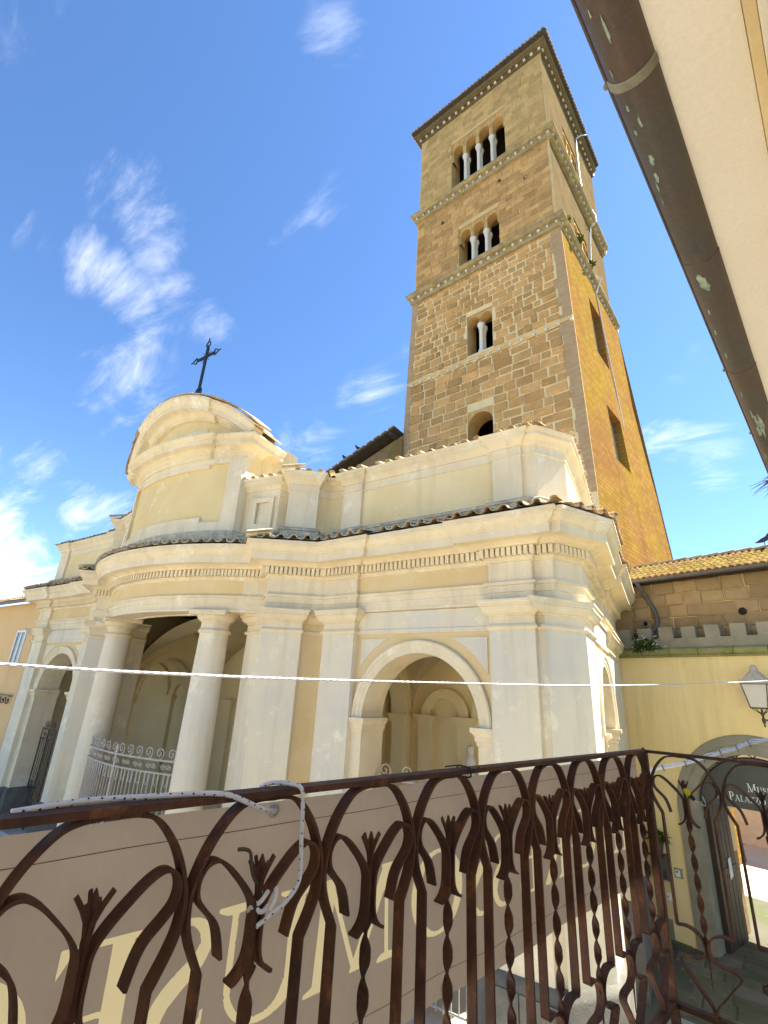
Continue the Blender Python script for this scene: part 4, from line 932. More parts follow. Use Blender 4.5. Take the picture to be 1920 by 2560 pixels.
# parapet: fillet, round moulding stones, merlons
b = MB(); mbox(b, -1.62, 6.5, 6.331, 6.375, -.07, .30); b.build('fillet', 'moss', mus, smooth=False)
s = -1.60
while s < 3.4:
    b = MB(); w = .72*rnd.uniform(.93, 1.07); rows = []
    for ss in (s+.008, s+w-.008):
        rows.append([FM(ss, 6.376, .0)] + [FM(ss, 6.47-.095*cos(pi*k/8), -.03-.11*sin(pi*k/8)) for k in range(9)] + [FM(ss, 6.566, .0)])
    b.grid(rows)
    for r_ in rows: o = len(b.v); b.v += r_; b.f.append(tuple(range(o, o+len(r_)))); b.m.append(0)
    b.build('moulding_stone', 'moss', mus); s += w
b = MB(); mbox(b, -1.62, 6.5, 6.567, 6.81, -.01, .22); b.build('parapet', 'greystone', mus, smooth=False)
mer = [(-1.5, -1.15), (-.94, -.59), (-.38, -.03), (.18, .51), (.73, 1.06), (1.29, 1.62), (1.84, 2.17), (2.4, 2.73), (2.96, 3.3)]
for a, c in mer:
    b = MB(); j = lambda: rnd.uniform(-.012, .012)
    b.hexa([FM(a, 6.81, -.012), FM(c, 6.81, -.012), FM(c, 6.81, .2), FM(a, 6.81, .2), FM(a+j(), 7.11+j(), -.012), FM(c+j(), 7.11+j(), -.012), FM(c+j(), 7.11+j(), .2), FM(a+j(), 7.11+j(), .2)])
    b.build('merlon', 'greystone', mus, smooth=False)
# upper wall of tuff blocks
b = MB(); mbox(b, -1.72, 6.5, 6.3, 8.42, .46, .9); b.build('upper_wall', 'mortar_top', mus, smooth=False)
zc = 6.75
ups = []
for h in (.34, .34, .33, .33, .33):
    s = -1.68 - rnd.uniform(0, .2)
    while s < 3.6:
        w = rnd.uniform(.42, .66); ups.append((s+w/2, zc+h/2, w-.022, h-.022)); s += w
    zc += h
lay(mus, FM, ups, 'block', 300, 'stone_block', .04, .46)
for (s, z, r) in ((-.85, 7.30, .07),):
    b = MB(); b.lathe([(.0, .0), (r, 0), (r, .05), (r+.022, .05), (r+.03, .03), (r+.03, -.02)], FM(s, z, .41), 18, axis=tuple(-FM.n)); v_ = b.build('vent_ring', 'greystone', mus)
    b = MB(); b.lathe([(.0, .008), (r, .008)], FM(s, z, .41), 18, axis=tuple(-FM.n)); b.build('vent_shade_disc', 'dark', mus)  # flat disc in the ring, coloured as the shade of the vent
b = MB(); b.lathe([(0, .01), (.07, .012), (.10, .0)], FM(1.53, 7.46, .41), 7, axis=tuple(-FM.n)); b.build('wall_hole', 'dark', mus)  # flat disc whose dark colour gives the shade of a hole
# roof, gutter, downpipe
b = MB(); mbox(b, -1.9, 6.5, 8.42, 8.50, .02, .9); b.build('eave_board', 'roof_under', mus, smooth=False)
def rf(s, n, up=0.0): return FM(s, 8.50+(n-.0)*.45+up, n)
b = MB(); b.hexa([rf(-2.3, -.02, -.02), rf(6.5, -.02, -.02), rf(6.5, 1.8, -.02), rf(-2.3, 1.8, -.02), rf(-2.3, -.02, .03), rf(6.5, -.02, .03), rf(6.5, 1.8, .03), rf(-2.3, 1.8, .03)]); b.hexa([rf(-2.3, 1.8, -.02), rf(6.5, 1.8, -.02), FM(6.5, 8.6, 3.6), FM(-2.3, 8.6, 3.6), rf(-2.3, 1.8, .03), rf(6.5, 1.8, .03), FM(6.5, 8.65, 3.6), FM(-2.3, 8.65, 3.6)])
b.build('roof', 'lichenroof', mus, smooth=False)
b = MB(); s = -2.2
while s < 4.2:
    for k in range(6):
        n0 = -.06+k*.31; j = rnd.uniform(-.006, .006); l = .34
        pts = []
        for nn, sc, up in ((n0, 1, .034), (n0+l, .92, .024)):
            for a in (0, .25, .5, .75, 1): pts.append(rf(s+j-.07*sc*cos(pi*a), nn, up+.055*sc*sin(pi*a)))
        b.add(pts, [(i, i+1, i+6, i+5) for i in range(4)] + [(0, 1, 2, 3, 4)])
    s += .165
tag(b.build('roof_tiles', 'lichenroof', mus, smooth=False), kind='stuff')
for k in range(16):
    b = MB(); s = -2.1+k*.42; pts = []
    for ss in (s, s+.45):
        for a in (0, .25, .5, .75, 1): pts.append(FM(ss, 9.31+.035*((ss-s) > 0)+.10*sin(pi*a), 1.8-.12*cos(pi*a)))
    b.add(pts, [(i, i+1, i+6, i+5) for i in range(4)] + [(0, 1, 2, 3, 4)]); b.build('ridge_tile', 'tile', mus)
b = MB(); rows = []
for ss in (-1.78, 6.4):
    rows.append([FM(ss, 8.47-.085*sin(pi*k/8), -.085-.085*cos(pi*k/8)) for k in range(9)] + [FM(ss, 8.47-.07*sin(pi*k/8), -.085-.07*cos(pi*k/8)) for k in range(8, -1, -1)])
b.grid(rows, closed=True); b.build('eave_gutter', 'lead', mus)
b = MB(); b.tube(catmull([FM(-.76, 8.42, -.06), FM(-.75, 8.28, .05), FM(-.70, 8.02, .30), FM(-.58, 7.72, .36), FM(-.52, 7.42, .36), FM(-.54, 7.20, .33), FM(-.72, 7.06, .30), FM(-1.15, 6.98, .30)], 5), .055, 10); b.build('downpipe', 'lead', mus)
tuft('flowering_weed', 'green weed with tiny white flowers growing on the battlemented parapet', FM(-.72, 6.60, -.14), .36, 170, 5, 60, droop=.5)
pigeon(FM(2.02, 9.42, 1.8), 'dark pigeon sitting on the mossy museum roof ridge', radians(0), 'pigeons on the roofs', 1.0)
# alley seen through the gateway
b = MB(); mbox(b, -4.0, 9.0, 0, 5.0, 12.5, 12.8); tag(b.build('alley_wall', 'alley', smooth=False), 'pale brick wall seen at the far end through the gateway', 'wall')
b = MB(); b.add([FM(-3, .006, 5.2), FM(8, .006, 5.2), FM(8, .006, 12.5), FM(-3, .006, 12.5)], [(0, 1, 2, 3)]); tag(b.build('added_bright_paving', 'piazza', smooth=False), kind='structure')  # pale paving added to give a bright patch behind the gateway

# ---- sign, lantern and small fittings on the museum wall
GL = {   # serif letters drawn as strokes: (points with widths)
}
def ell(cx, cy, rx, ry, a0, a1, n=22, thick=.15, thin=.05):
    out = []
    for k in range(n+1):
        a = radians(a0+(a1-a0)*k/n); out.append((cx+rx*cos(a), cy+ry*sin(a), thin+(thick-thin)*abs(cos(a))**1.5))
    return out
def rect(x0, y0, x1, y1): return ('p', [(x0, y0), (x1, y0), (x1, y1), (x0, y1)])
def ser(x, y, w=.26, up=1): return ('p', [(x-w/2, y), (x+w/2, y), (x+w/2, y+.035*up), (x+.07, y+.075*up), (x-.07, y+.075*up), (x-w/2, y+.035*up)])
GL['O'] = (1.0, [ell(.5, .5, .44, .48, 0, 360, 40, .16, .05)])
GL['S'] = (.60, [[(.50, .76, .03), (.49, .86, .05), (.40, .94, .06), (.28, .965, .06), (.15, .90, .10), (.10, .77, .13), (.17, .64, .15), (.33, .53, .16), (.47, .40, .16), (.52, .24, .14), (.44, .09, .10), (.28, .03, .06), (.14, .06, .05), (.07, .16, .05), (.05, .27, .03)]])
GL['E'] = (.70, [rect(.12, 0, .27, 1), rect(.02, .955, .60, 1.0), rect(.27, .485, .50, .525), rect(.02, 0, .64, .045), ('p', [(.52, .955), (.60, .80), (.60, 1.0)]), ('p', [(.54, .045), (.64, 0), (.67, .22)]), ('p', [(.44, .505), (.50, .39), (.50, .62)])])
GL['U'] = (.92, [[(.18, 1, .15), (.18, .36, .15), (.21, .2, .14), (.31, .07, .09), (.46, .02, .06), (.62, .07, .055), (.72, .2, .055), (.75, .36, .055), (.75, 1, .055)], ser(.18, 1, .34, -1), ser(.75, 1, .30, -1)])
GL['M'] = (1.12, [[(.16, 1, .05), (.13, 0, .05)], [(.14, 1, .14), (.55, .03, .14)], [(.55, .03, .055), (.93, 1, .055)], [(.93, 1, .15), (.98, 0, .15)], ser(.13, 0, .26), ser(.98, 0, .32), ser(.12, 1, .24, -1), ser(.96, 1, .26, -1)])
GL['I'] = (.34, [rect(.10, 0, .25, 1), ser(.175, 0, .32), ser(.175, 1, .32, -1)])
GL['N'] = (.98, [[(.16, 0, .055), (.16, 1, .055)], [(.14, 1, .15), (.83, 0, .15)], [(.83, 0, .055), (.83, 1, .055)], ser(.16, 0, .26), ser(.83, 1, .26, -1), ser(.12, 1, .24, -1)])
GL['G'] = (.95, [ell(.50, .5, .44, .48, 42, 318, 34, .16, .05), rect(.70, .08, .84, .44), ser(.77, .40, .30)])
GL['R'] = (.84, [rect(.12, 0, .27, 1), ser(.195, 0, .34), rect(.02, .955, .35, 1.0), [(.2, .98, .05), (.40, .97, .06), (.54, .88, .11), (.57, .74, .14), (.52, .60, .11), (.38, .52, .06), (.2, .51, .05)], [(.40, .50, .15), (.78, .02, .15)], ser(.78, 0, .16)])
GL['P'] = (.72, [rect(.12, 0, .27, 1), ser(.195, 0, .34), rect(.02, .955, .35, 1.0), [(.2, .98, .05), (.42, .97, .06), (.57, .87, .11), (.61, .72, .14), (.55, .57, .11), (.40, .48, .06), (.2, .47, .05)]])
GL['D'] = (.92, [rect(.12, 0, .27, 1), [(.02, .98, .05), (.42, .98, .05), (.66, .86, .11), (.77, .66, .15), (.78, .5, .16), (.77, .34, .15), (.66, .14, .11), (.42, .02, .05), (.02, .02, .05)]])
GL['B'] = (.76, [rect(.12, 0, .27, 1), [(.02, .98, .05), (.38, .98, .05), (.52, .89, .11), (.55, .76, .13), (.50, .62, .1), (.36, .54, .05), (.2, .53, .05)], [(.36, .52, .05), (.56, .43, .11), (.62, .28, .15), (.56, .11, .11), (.38, .02, .05), (.02, .02, .05)]])
GL['A'] = (.94, [[(.46, 1, .055), (.13, 0, .055)], [(.44, 1, .15), (.80, 0, .15)], rect(.24, .30, .66, .345), ser(.13, 0, .26), ser(.80, 0, .30)])
GL['L'] = (.66, [rect(.12, 0, .27, 1), ser(.195, 1, .34, -1), rect(.02, 0, .60, .045), ('p', [(.50, .045), (.60, 0), (.64, .24)])])
GL['Z'] = (.78, [[(.66, .97, .14), (.12, .03, .14)], rect(.08, .955, .72, 1), rect(.06, 0, .74, .045), ('p', [(.06, .80), (.16, .955), (.06, 1)]), ('p', [(.64, .045), (.74, 0), (.76, .22)])])
GL['d'] = (.60, [ell(.25, .33, .20, .32, 0, 360, 24, .12, .05), [(.45, 1.0, .11), (.45, 0, .11)]])
GL['i'] = (.26, [rect(.07, 0, .18, .64), rect(.07, .82, .18, .94)])
def letter(ch, mp, name, mat, parent, thick):
    """mp(x, y, depth) -> point; strokes sit a hair apart in depth"""
    b = MB(); k = 0
    for st in GL[ch][1]:
        d0 = k*.00025; k += 1
        if st[0] == 'p':
            pts = st[1]
            b.add([mp(x, y, d0) for x, y in pts]+[mp(x, y, d0+thick) for x, y in pts], [tuple(range(len(pts))), tuple(range(len(pts), 2*len(pts)))]+[(i, (i+1) % len(pts), len(pts)+(i+1) % len(pts), len(pts)+i) for i in range(len(pts))])
            continue
        if len(st) < 14 and len(st) > 3:
            q = catmull([(x, y, w) for x, y, w in st], 4); st = [(p.x, p.y, p.z) for p in q]
        elif len(st) == 15:
            q = catmull([(x, y, w) for x, y, w in st], 4); st = [(p.x, p.y, p.z) for p in q]
        rows = []
        for i, (x, y, w) in enumerate(st):
            a, c = st[max(i-1, 0)], st[min(i+1, len(st)-1)]
            if i in (0, len(st)-1) and hypot(st[0][0]-st[-1][0], st[0][1]-st[-1][1]) < 1e-6: a, c = st[-2], st[1]
            tx, ty = c[0]-a[0], c[1]-a[1]; l = hypot(tx, ty) or 1; nx, ny = -ty/l*w/2, tx/l*w/2
            if len(st) == 2 and abs(ty) > .5 and abs(tx) > .02: nx, ny = (w/2, 0)
            rows.append([mp(x+nx, y+ny, d0), mp(x-nx, y-ny, d0), mp(x-nx, y-ny, d0+thick), mp(x+nx, y+ny, d0+thick)])
        b.grid(rows, closed=True)
        for e in (0, -1): o = len(b.v); b.v += rows[e]; b.f.append((o, o+1, o+2, o+3)); b.m.append(0)
    return b.build(name, mat, parent, smooth=False)
sign = thing('museum_sign', 'dark green half round sign with white lettering in the gateway arch', 'sign')
b = MB(); pts = [FM(ACX+1.24*cos(a), 2.90+1.17*sin(a), .10) for a in [pi*k/28 for k in range(29)] if 2.90+1.17*sin(a) > 2.999]
pts = [FM(ACX+1.24, 3.0, .10)] + pts + [FM(ACX-1.24, 3.0, .10)]
b.plate(pts, FM.n*.03); b.build('board', 'signgreen', sign, smooth=False)
b = MB(); b.tube([FM(ACX+1.25*cos(a), 2.90+1.18*sin(a), .10) for a in [pi*.03+pi*.94*k/30 for k in range(31)]], .016, 6); b.build('rim', 'blackiron', sign)
def word(txt, s0, z, h, hl=None, sp=.10, wmul=.86):
    s = s0
    for i, ch in enumerate(txt):
        if ch == ' ': s += .38*h; continue
        hh = h if (i == 0 or txt[i-1] == ' ' or not ch.isupper()) else (hl or h)
        w = GL[ch][0]*hh*wmul
        letter(ch, lambda x, y, d, s=s, hh=hh: FM(s+x*hh*wmul, z+y*hh, .0985-d), 'letter', 'signwhite', sign, .003)
        s += w+sp*hh
word('MUSEO', 1.0, 3.365, .175, .128, sp=.08)
word('di', .33, 3.14, .15, sp=.10); word('PALAZZO DOEBBING', .60, 3.145, .175, .128, sp=.04)
for k in range(9):
    a = pi*(.14+.72*k/8); b = MB()
    b.tube([FM(ACX+1.25*cos(a), 2.9+1.18*sin(a), .11), FM(ACX+1.30*cos(a+.05), 2.85+1.28*sin(a+.05), .11), FM(ACX+1.31*cos(a+.10), 2.85+1.30*sin(a+.10), .11)], .012, 5); b.tube([FM(ACX+1.25*cos(a), 2.9+1.18*sin(a), .11), FM(ACX+1.30*cos(a-.05), 2.85+1.28*sin(a-.05), .11)], .012, 5)
    b.build('fan_scroll', 'blackiron', sign)
# lantern
lan = thing('wall_lantern', 'grey iron street lantern with milky glass on a bracket above the gateway', 'street lamp')
ls, ln = 1.72, -.46
def q4(w, z): return [FM(ls+a*w, z, ln+c*w) for a, c in ((-1, -1), (1, -1), (1, 1), (-1, 1))]
def frus(b, w0, z0, w1, z1): b.hexa(q4(w0, z0)+q4(w1, z1))
for i in range(4):
    b = MB(); A_, B_ = q4(.155, 5.17), q4(.235, 5.66); j = (i+1) % 4
    b.add([A_[i], A_[j], B_[j], B_[i]], [(0, 1, 2, 3)]); b.build('glass_pane', 'milky', lan, smooth=False)
b = MB()
for A_, B_ in zip(q4(.16, 5.16), q4(.242, 5.66)): b.tube([A_, B_], .011, 5)
for w, z in ((.162, 5.16), (.245, 5.665)):
    c_ = q4(w, z); b.tube(c_+[c_[0]], .014, 5)
b.build('frame', 'darkiron', lan)
b = MB(); frus(b, .26, 5.67, .25, 5.70); frus(b, .245, 5.70, .12, 5.90); b.build('cap', 'gateiron', lan, smooth=False)
b = MB(); b.lathe([(.12, 5.90), (.125, 5.925), (.085, 5.935), (.088, 5.97), (.075, 6.03), (.045, 6.075), (0, 6.095)], FM(ls, 0, ln), 16); b.build('dome', 'gateiron', lan)
for c_ in q4(.25, 5.70):
    b = MB(); b.lathe([(.018, 0), (.012, .03), (.02, .05), (0, .09)], c_, 8); b.build('finial', 'gateiron', lan)
b = MB(); b.lathe([(0, 4.76), (.02, 4.79), (.012, 4.83), (.03, 4.86), (.04, 4.92), (.02, 4.98), (.035, 5.02), (.02, 5.10), (.02, 5.14)], FM(ls, 0, ln), 10)
for A_ in q4(.155, 5.16): b.tube([A_, FM(ls, 5.02, ln)], .010, 5)
b.build('stem', 'darkiron', lan)
b = MB(); b.tube([FM(ls, 4.92, ln), FM(ls+.35, 4.92, ln+.15), FM(ls+.55, 4.92, .0)], .016, 6); b.tube(catmull([FM(ls+.05, 4.92, ln), FM(ls+.25, 4.70, ln+.12), FM(ls+.45, 4.62, ln+.3), FM(ls+.55, 4.5, .0)], 5), .012, 6); b.build('bracket', 'darkiron', lan)
b = MB(); b.lathe([(0, 5.25), (.05, 5.30), (.055, 5.36), (.03, 5.42), (.03, 5.5)], FM(ls, 0, ln), 12); b.build('lamp_bulb', 'white', lan)
# fittings left of the gateway
mb_ = thing('meter_box', 'dark grey metal box on the yellow wall under the flower pot', 'box')
b = MB(); mbox(b, -1.28, -.90, 1.20, 1.68, -.10, .0); b.build('cabinet', 'lead', mb_, smooth=False)
b = MB(); mbox(b, -1.25, -.93, 1.23, 1.40, -.108, -.09); b.build('lid', 'darkiron', mb_, smooth=False)
ic = thing('intercom', 'small white intercom on a grey plate beside the gateway jamb', 'intercom')
b = MB(); mbox(b, -.80, -.62, 1.30, 1.50, -.012, .0); b.build('plate', 'greystone', ic, smooth=False)
b = MB(); mbox(b, -.77, -.67, 1.33, 1.46, -.04, -.01); b.build('housing', 'white', ic, smooth=False)
b = MB(); mbox(b, -.75, -.71, 1.41, 1.445, -.043, -.038); b.build('lens', 'black', ic, smooth=False)
sw = thing('socket', 'small white electrical socket low on the wall below the meter box', 'socket')
b = MB(); mbox(b, -1.03, -.93, .80, .93, -.04, .0); b.build('housing', 'white', sw, smooth=False)
b = MB(); mbox(b, -1.01, -.99, .85, .88, -.043, -.038); b.build('slot', 'black', sw, smooth=False)
pot = thing('flower_pot', 'dark wall pot planted with grey green leaves and white flowers', 'plant pot')
b = MB(); b.lathe([(0, 1.74), (.11, 1.74), (.15, 1.95), (.16, 1.96), (.16, 1.99), (.13, 1.99), (.12, 1.93), (0, 1.93)], FM(-1.05, 0, -.2), 18); b.build('pot', 'darkiron', pot)
b = MB(); mbox(b, -1.24, -.86, 1.70, 1.735, -.34, .0); b.build('shelf', 'darkiron', pot, smooth=False)
tuft('pot_plant', 'leafy pot plant with white blossoms in the dark wall pot', FM(-1.02, 2.06, -.2), .30, 150, 8, 14)
# paving stones in front of the gateway
k = 0
pav = random.Random(11)
y = 9.2
while y < 17.0:
    d = pav.uniform(.32, .5); x = -2.4+pav.uniform(-.3, 0)
    while x < 1.6:
        w = pav.uniform(.45, .8); b = MB()
        j = lambda: pav.uniform(-.012, .012)
        z = .012+pav.uniform(0, .018)
        if not (x < -2.0 and y < 15):
            b.hexa([(x+.012, y+.012, -.03), (x+w-.012, y+.012, -.03), (x+w-.012, y+d-.012, -.03), (x+.012, y+d-.012, -.03), (x+.02+j(), y+.02+j(), z), (x+w-.02+j(), y+.02+j(), z), (x+w-.02+j(), y+d-.02+j(), z), (x+.02+j(), y+d-.02+j(), z)])
            b.build('paving_stone', 'paver', ground, smooth=False)
        x += w
    y += d

# ------------------------------------------------------------------ orange house at the far left
lh = thing('orange_house', 'orange plastered house with a white framed window left of the church', 'house')
LY = 9.5
b = MB(); b.box((-45, LY, 0), (-22.0, LY+8, 8.15)); b.build('wall', 'orange', lh, smooth=False)
b = MB(); b.hexa([(-45, LY-.45, 8.16), (-22.2, LY-.45, 8.16), (-22.2, LY+4, 9.6), (-45, LY+4, 9.6), (-45, LY-.45, 8.26), (-22.2, LY-.45, 8.26), (-22.2, LY+4, 9.7), (-45, LY+4, 9.7)]); b.build('roof', 'roof_under', lh, smooth=False)
b = MB(); tm_ = tile_mesh('cover')
x = -34.0
while x < -22.3:
    z0 = 8.17+random.uniform(-.02, .02)
    b.add([(v[0]*1.3+x, v[1]*1.6+LY-.38, v[2]*1.5+z0-.0) for v in tm_.v], tm_.f); x += .27
tag(b.build('eave_tiles', 'tile', lh, smooth=False), kind='stuff')
b = MB(); b.tube([(-45, LY-.5, 8.15), (-22.1, LY-.5, 8.15)], .07, 8); b.build('eave_gutter', 'lead', lh)
w = MB()
wx0, wx1, wz0, wz1 = -26.75, -25.75, 5.42, 6.90
for q in (((wx0, LY-.05, wz0), (wx0+.09, LY+.03, wz1)), ((wx1-.09, LY-.05, wz0), (wx1, LY+.03, wz1)), ((wx0+.09, LY-.05, wz1-.09), (wx1-.09, LY+.03, wz1)), ((wx0+.09, LY-.05, wz0), (wx1-.09, LY+.03, wz0+.09)), (((wx0+wx1)/2-.05, LY-.04, wz0+.09), ((wx0+wx1)/2+.05, LY+.03, wz1-.09))): w.box(*q)
wf = w.build('window', 'white', lh, smooth=False)
for x0, x1 in ((wx0+.09, -26.3), (-26.2, wx1-.09)):
    w = MB(); w.box((x0, LY-.012, wz0+.09), (x1, LY+.01, wz1-.09)); w.build('pane', 'pane', wf, smooth=False)
w = MB(); w.box((wx0-.1, LY-.14, wz0-.09), (wx1+.1, LY+.02, wz0-.003)); w.build('sill', 'greystone', wf, smooth=False)
br = thing('iron_bracket', 'black scrolled iron bracket under a ledge on the orange house wall', 'bracket')
b = MB(); b.box((-26.9, LY-.16, 4.12), (-25.3, LY, 4.17)); b.build('shelf', 'greystone', br, smooth=False)
for k in range(3):
    x0 = -26.7+k*.5; b = MB()
    b.tube(catmull([(x0, LY-.1, 4.10), (x0+.12, LY-.1, 3.86), (x0+.32, LY-.1, 3.88), (x0+.36, LY-.1, 4.0), (x0+.26, LY-.1, 4.03), (x0+.24, LY-.1, 3.95)], 5), .02, 5); b.build('scroll', 'blackiron', br)

# ------------------------------------------------------------------ iron gates of the porch
def spiral(c, r0, turns, sgn, ux, n=22, start=0.0):
    """flat spiral in the vertical plane spanned by ux and z"""
    out = []
    for k in range(n+1):
        t = k/n; a = start+sgn*turns*2*pi*t; r = r0*(1-.85*t)
        out.append(tuple(Vector(c)+ux*(r*cos(a))+Vector((0, 0, r*sin(a)))))
    return out
def gatepoint(dx, z): return (XC+dx, 12.68-sqrt(5.74**2-dx*dx), z)
gate = thing('porch_gate', 'pale grey wrought iron gate with scrolled crest between the two porch columns', 'gate')
ds = [-1.85+3.7*k/24 for k in range(25)]
for z, nm in ((3.42, 'top_rail'), (3.17, 'middle_rail'), (1.1, 'bottom_rail')):
    b = MB(); b.tube([gatepoint(d, z) for d in ds], .022, 6); b.build(nm, 'gateiron', gate)
for d in (-1.85, -.02, 1.85):
    b = MB(); b.tube([gatepoint(d, .3), gatepoint(d, 3.62 if d else 3.44)], .032, 8); b.build('post', 'gateiron', gate)
nb = 28
for k in range(nb):
    d = -1.78+3.56*(k+.5)/nb
    b = MB(); b.tube([gatepoint(d, .35), gatepoint(d, 3.17)], .0115, 5); b.build('bar', 'gateiron', gate)
    if k % 2 == 0:
        d2 = -1.78+3.56*(k+1.0)/nb; b = MB(); b.tube([gatepoint(d2+.045*cos(pi+pi*j/6), 2.98+.05*sin(pi+pi*j/6)) for j in range(7)] , .010, 5); b.tube([gatepoint(d2-.045, 2.98), gatepoint(d2-.045, 3.17)], .010, 5); b.tube([gatepoint(d2+.045, 2.98), gatepoint(d2+.045, 3.17)], .010, 5); b.build('drop_loop', 'gateiron', gate)
for k in range(12):
    d = -1.7+3.4*k/11; p = gatepoint(d, 3.555); e = Vector(gatepoint(d+.05, 0))-Vector(gatepoint(d-.05, 0)); e.normalize()
    b = MB(); sg = 1 if k % 2 else -1
    b.tube(spiral(p, .125, 1.5, sg, e*sg, 26, -pi/2), .013, 5); b.build('crest_scroll', 'gateiron', gate)
for k in range(9):
    d = -1.6+3.2*k/8; p = gatepoint(d, 3.295); e = (Vector(gatepoint(d+.05, 0))-Vector(gatepoint(d-.05, 0))).normalized()
    b = MB()
    for sg in (-1, 1):
        b.tube(spiral(tuple(Vector(p)+e*.05*sg), .055, 1.2, sg, e*sg, 16), .009, 5); b.tube(spiral(tuple(Vector(p)-e*.10*sg), .05, 1.1, sg, e*sg, 14), .009, 5)
    b.build('panel_scroll', 'gateiron', gate)
b = MB(); b.tube([gatepoint(1.87, 3.50), (XC+2.1, 7.3, 3.50)], .02, 6); b.build('wall_tie', 'gateiron', gate)
def flat_gate(name, label, cx, y, w, top, mat, zb=.3):
    g = thing(name, label, 'gate'); X = Vector((1, 0, 0))
    for z, nm in ((top, 'top_rail'), (top-.28, 'middle_rail'), (zb+.15, 'bottom_rail'), (zb+1.25, 'lock_rail')):
        b = MB(); b.tube([(cx-w/2, y, z), (cx+w/2, y, z)], .02, 6); b.build(nm, mat, g)
    for sx in (-w/2, 0, w/2):
        b = MB(); b.tube([(cx+sx, y, zb), (cx+sx, y, top+.02)], .026, 6); b.build('post', mat, g)
    n = int(w/.13)
    for k in range(n):
        x = cx-w/2+w*(k+.5)/n; b = MB(); b.tube([(x, y, zb+.1), (x, y, top-.28)], .011, 5); b.build('bar', mat, g)
    for k in range(max(2, int(w/.45))):
        m = max(2, int(w/.45)); x = cx-w/2+w*(k+.5)/m; b = MB(); sg = 1 if k % 2 else -1
        b.tube(spiral((x, y, top+.15), .14, 1.5, sg, X*sg, 24, -pi/2), .013, 5); b.tube([(x+sg*.02, y, top+.01), (x+sg*.22, y, top+.06)], .010, 5); b.build('crest_scroll', mat, g)
        b = MB(); b.tube(spiral((x-.07, y, top-.14), .085, 1.2, 1, X, 16), .009, 5); b.tube(spiral((x+.07, y, top-.14), .085, 1.2, -1, -X, 16), .009, 5); b.build('panel_scroll', mat, g)
        b = MB(); b.tube(spiral((x-.06, y, zb+1.35), .07, 1.2, 1, X, 14), .009, 5); b.tube(spiral((x+.06, y, zb+1.35), .07, 1.2, -1, -X, 14), .009, 5); b.build('lock_scroll', mat, g)
    return g
flat_gate('iron_gate', 'dark iron gate leaf with scroll crest in the left arch of the church porch', -19.86, 8.86, 1.0, 3.28, 'darkiron')
flat_gate('iron_gate', 'grey iron gate whose scroll crest shows in the right porch arch above the balcony rail', -4.87, 8.82, 2.4, 3.50, 'gateiron')
ms = thing('marble_carving', 'white marble carving on a wall console inside the porch, seen through the right arch', 'sculpture')
b = MB(); b.box((-5.95, 11.95, 3.2), (-5.25, 12.14, 3.32)); b.build('console', 'interior', ms, smooth=False)
b = MB(); b.lathe([(.16, 3.12), (.17, 3.2), (.09, 3.3), (.13, 3.5), (.11, 3.62), (.06, 3.68), (.085, 3.76), (.07, 3.86), (0, 3.9)], (-5.5, 12.02, .08), 16); b.build('bust', 'marble', ms)
b = MB(); b.lathe([(.10, 3.12), (.12, 3.2), (.07, 3.28), (0, 3.3)], (-5.82, 12.02, .2), 12); b.build('urn', 'marble', ms)

# ------------------------------------------------------------------ the building the balcony belongs to
FH = Frame(.153, 0, radians(81.3))
own = thing('balcony_house', 'cream house with overhanging eave whose balcony overlooks the square', 'house')
b = MB()
b.hexa([FH(-4, 0, -.10), FH(5.52, 0, -.10), FH(5.52, 0, -4), FH(-4, 0, -4), FH(-4, 7.2, -.10), FH(5.52, 7.2, -.10), FH(5.52, 7.2, -4), FH(-4, 7.2, -4)]); b.build('wall', 'soffit', own, smooth=False)
def strip(name, mat, n0, n1, z0, z1):
    b = MB(); b.hexa([FH(-4, z0, n0), FH(5.55, z0, n0), FH(5.55, z0, n1), FH(-4, z0, n1), FH(-4, z1, n0), FH(5.55, z1, n0), FH(5.55, z1, n1), FH(-4, z1, n1)]); return b.build(name, mat, own, smooth=False)
strip('soffit', 'soffit', .27, 0.0, 7.0, 7.03)
strip('eave_moulding', 'attic', -.002, -.032, 6.975, 7.02)
strip('eave_moulding', 'soffit', -.034, -.056, 6.95, 7.02)
strip('eave_moulding', 'greywood', -.058, -.10, 6.93, 7.02)
b = MB(); b.hexa([FH(-4, 7.035, .34), FH(5.6, 7.035, .34), FH(5.6, 8.3, -4), FH(-4, 8.3, -4), FH(-4, 7.10, .34), FH(5.6, 7.10, .34), FH(5.6, 8.38, -4), FH(-4, 8.38, -4)]); b.build('roof', 'tile', own, smooth=False)
gut = thing('roof_gutter', 'weathered copper half round gutter along the eave overhead with verdigris stains', 'gutter')
GN, GZ, GR = .293, 7.03, .076
def gp(s, a, r=GR): return FH(s, GZ-r*sin(a), GN-r*cos(a))
seams = [-1.0, 1.235, 2.17, 3.22, 4.22, 5.15, 5.6]
for s0, s1 in zip(seams[:-1], seams[1:]):
    rows = []
    for s in (s0, s1+.012):
        rows.append([gp(s, pi*k/20, GR+(.0015 if s == s0 else 0)) for k in range(21)] + [gp(s, pi*k/20, GR-.003) for k in range(20, -1, -1)])
    b = MB(); b.grid(rows, closed=True); b.build('gutter_length', 'copper', gut)
b = MB(); b.tube([FH(-1, GZ, GN+GR+.004), FH(5.6, GZ, GN+GR+.004)], .007, 8); b.build('rolled_lip', 'copper', gut)
b = MB(); b.add([gp(5.6, pi*k/20) for k in range(21)], [tuple(range(21))]); b.build('stop_end', 'copper', gut, smooth=False)
b = MB(); b.grid([[gp(s, pi*k/20-.02 if k == 20 else pi*k/20, GR+r) for k in range(3, 21)] for s, r in ((1.20, .001), (1.204, .006), (1.232, .006), (1.236, .001))]); b.build('gutter_strap', 'bracketmetal', gut)
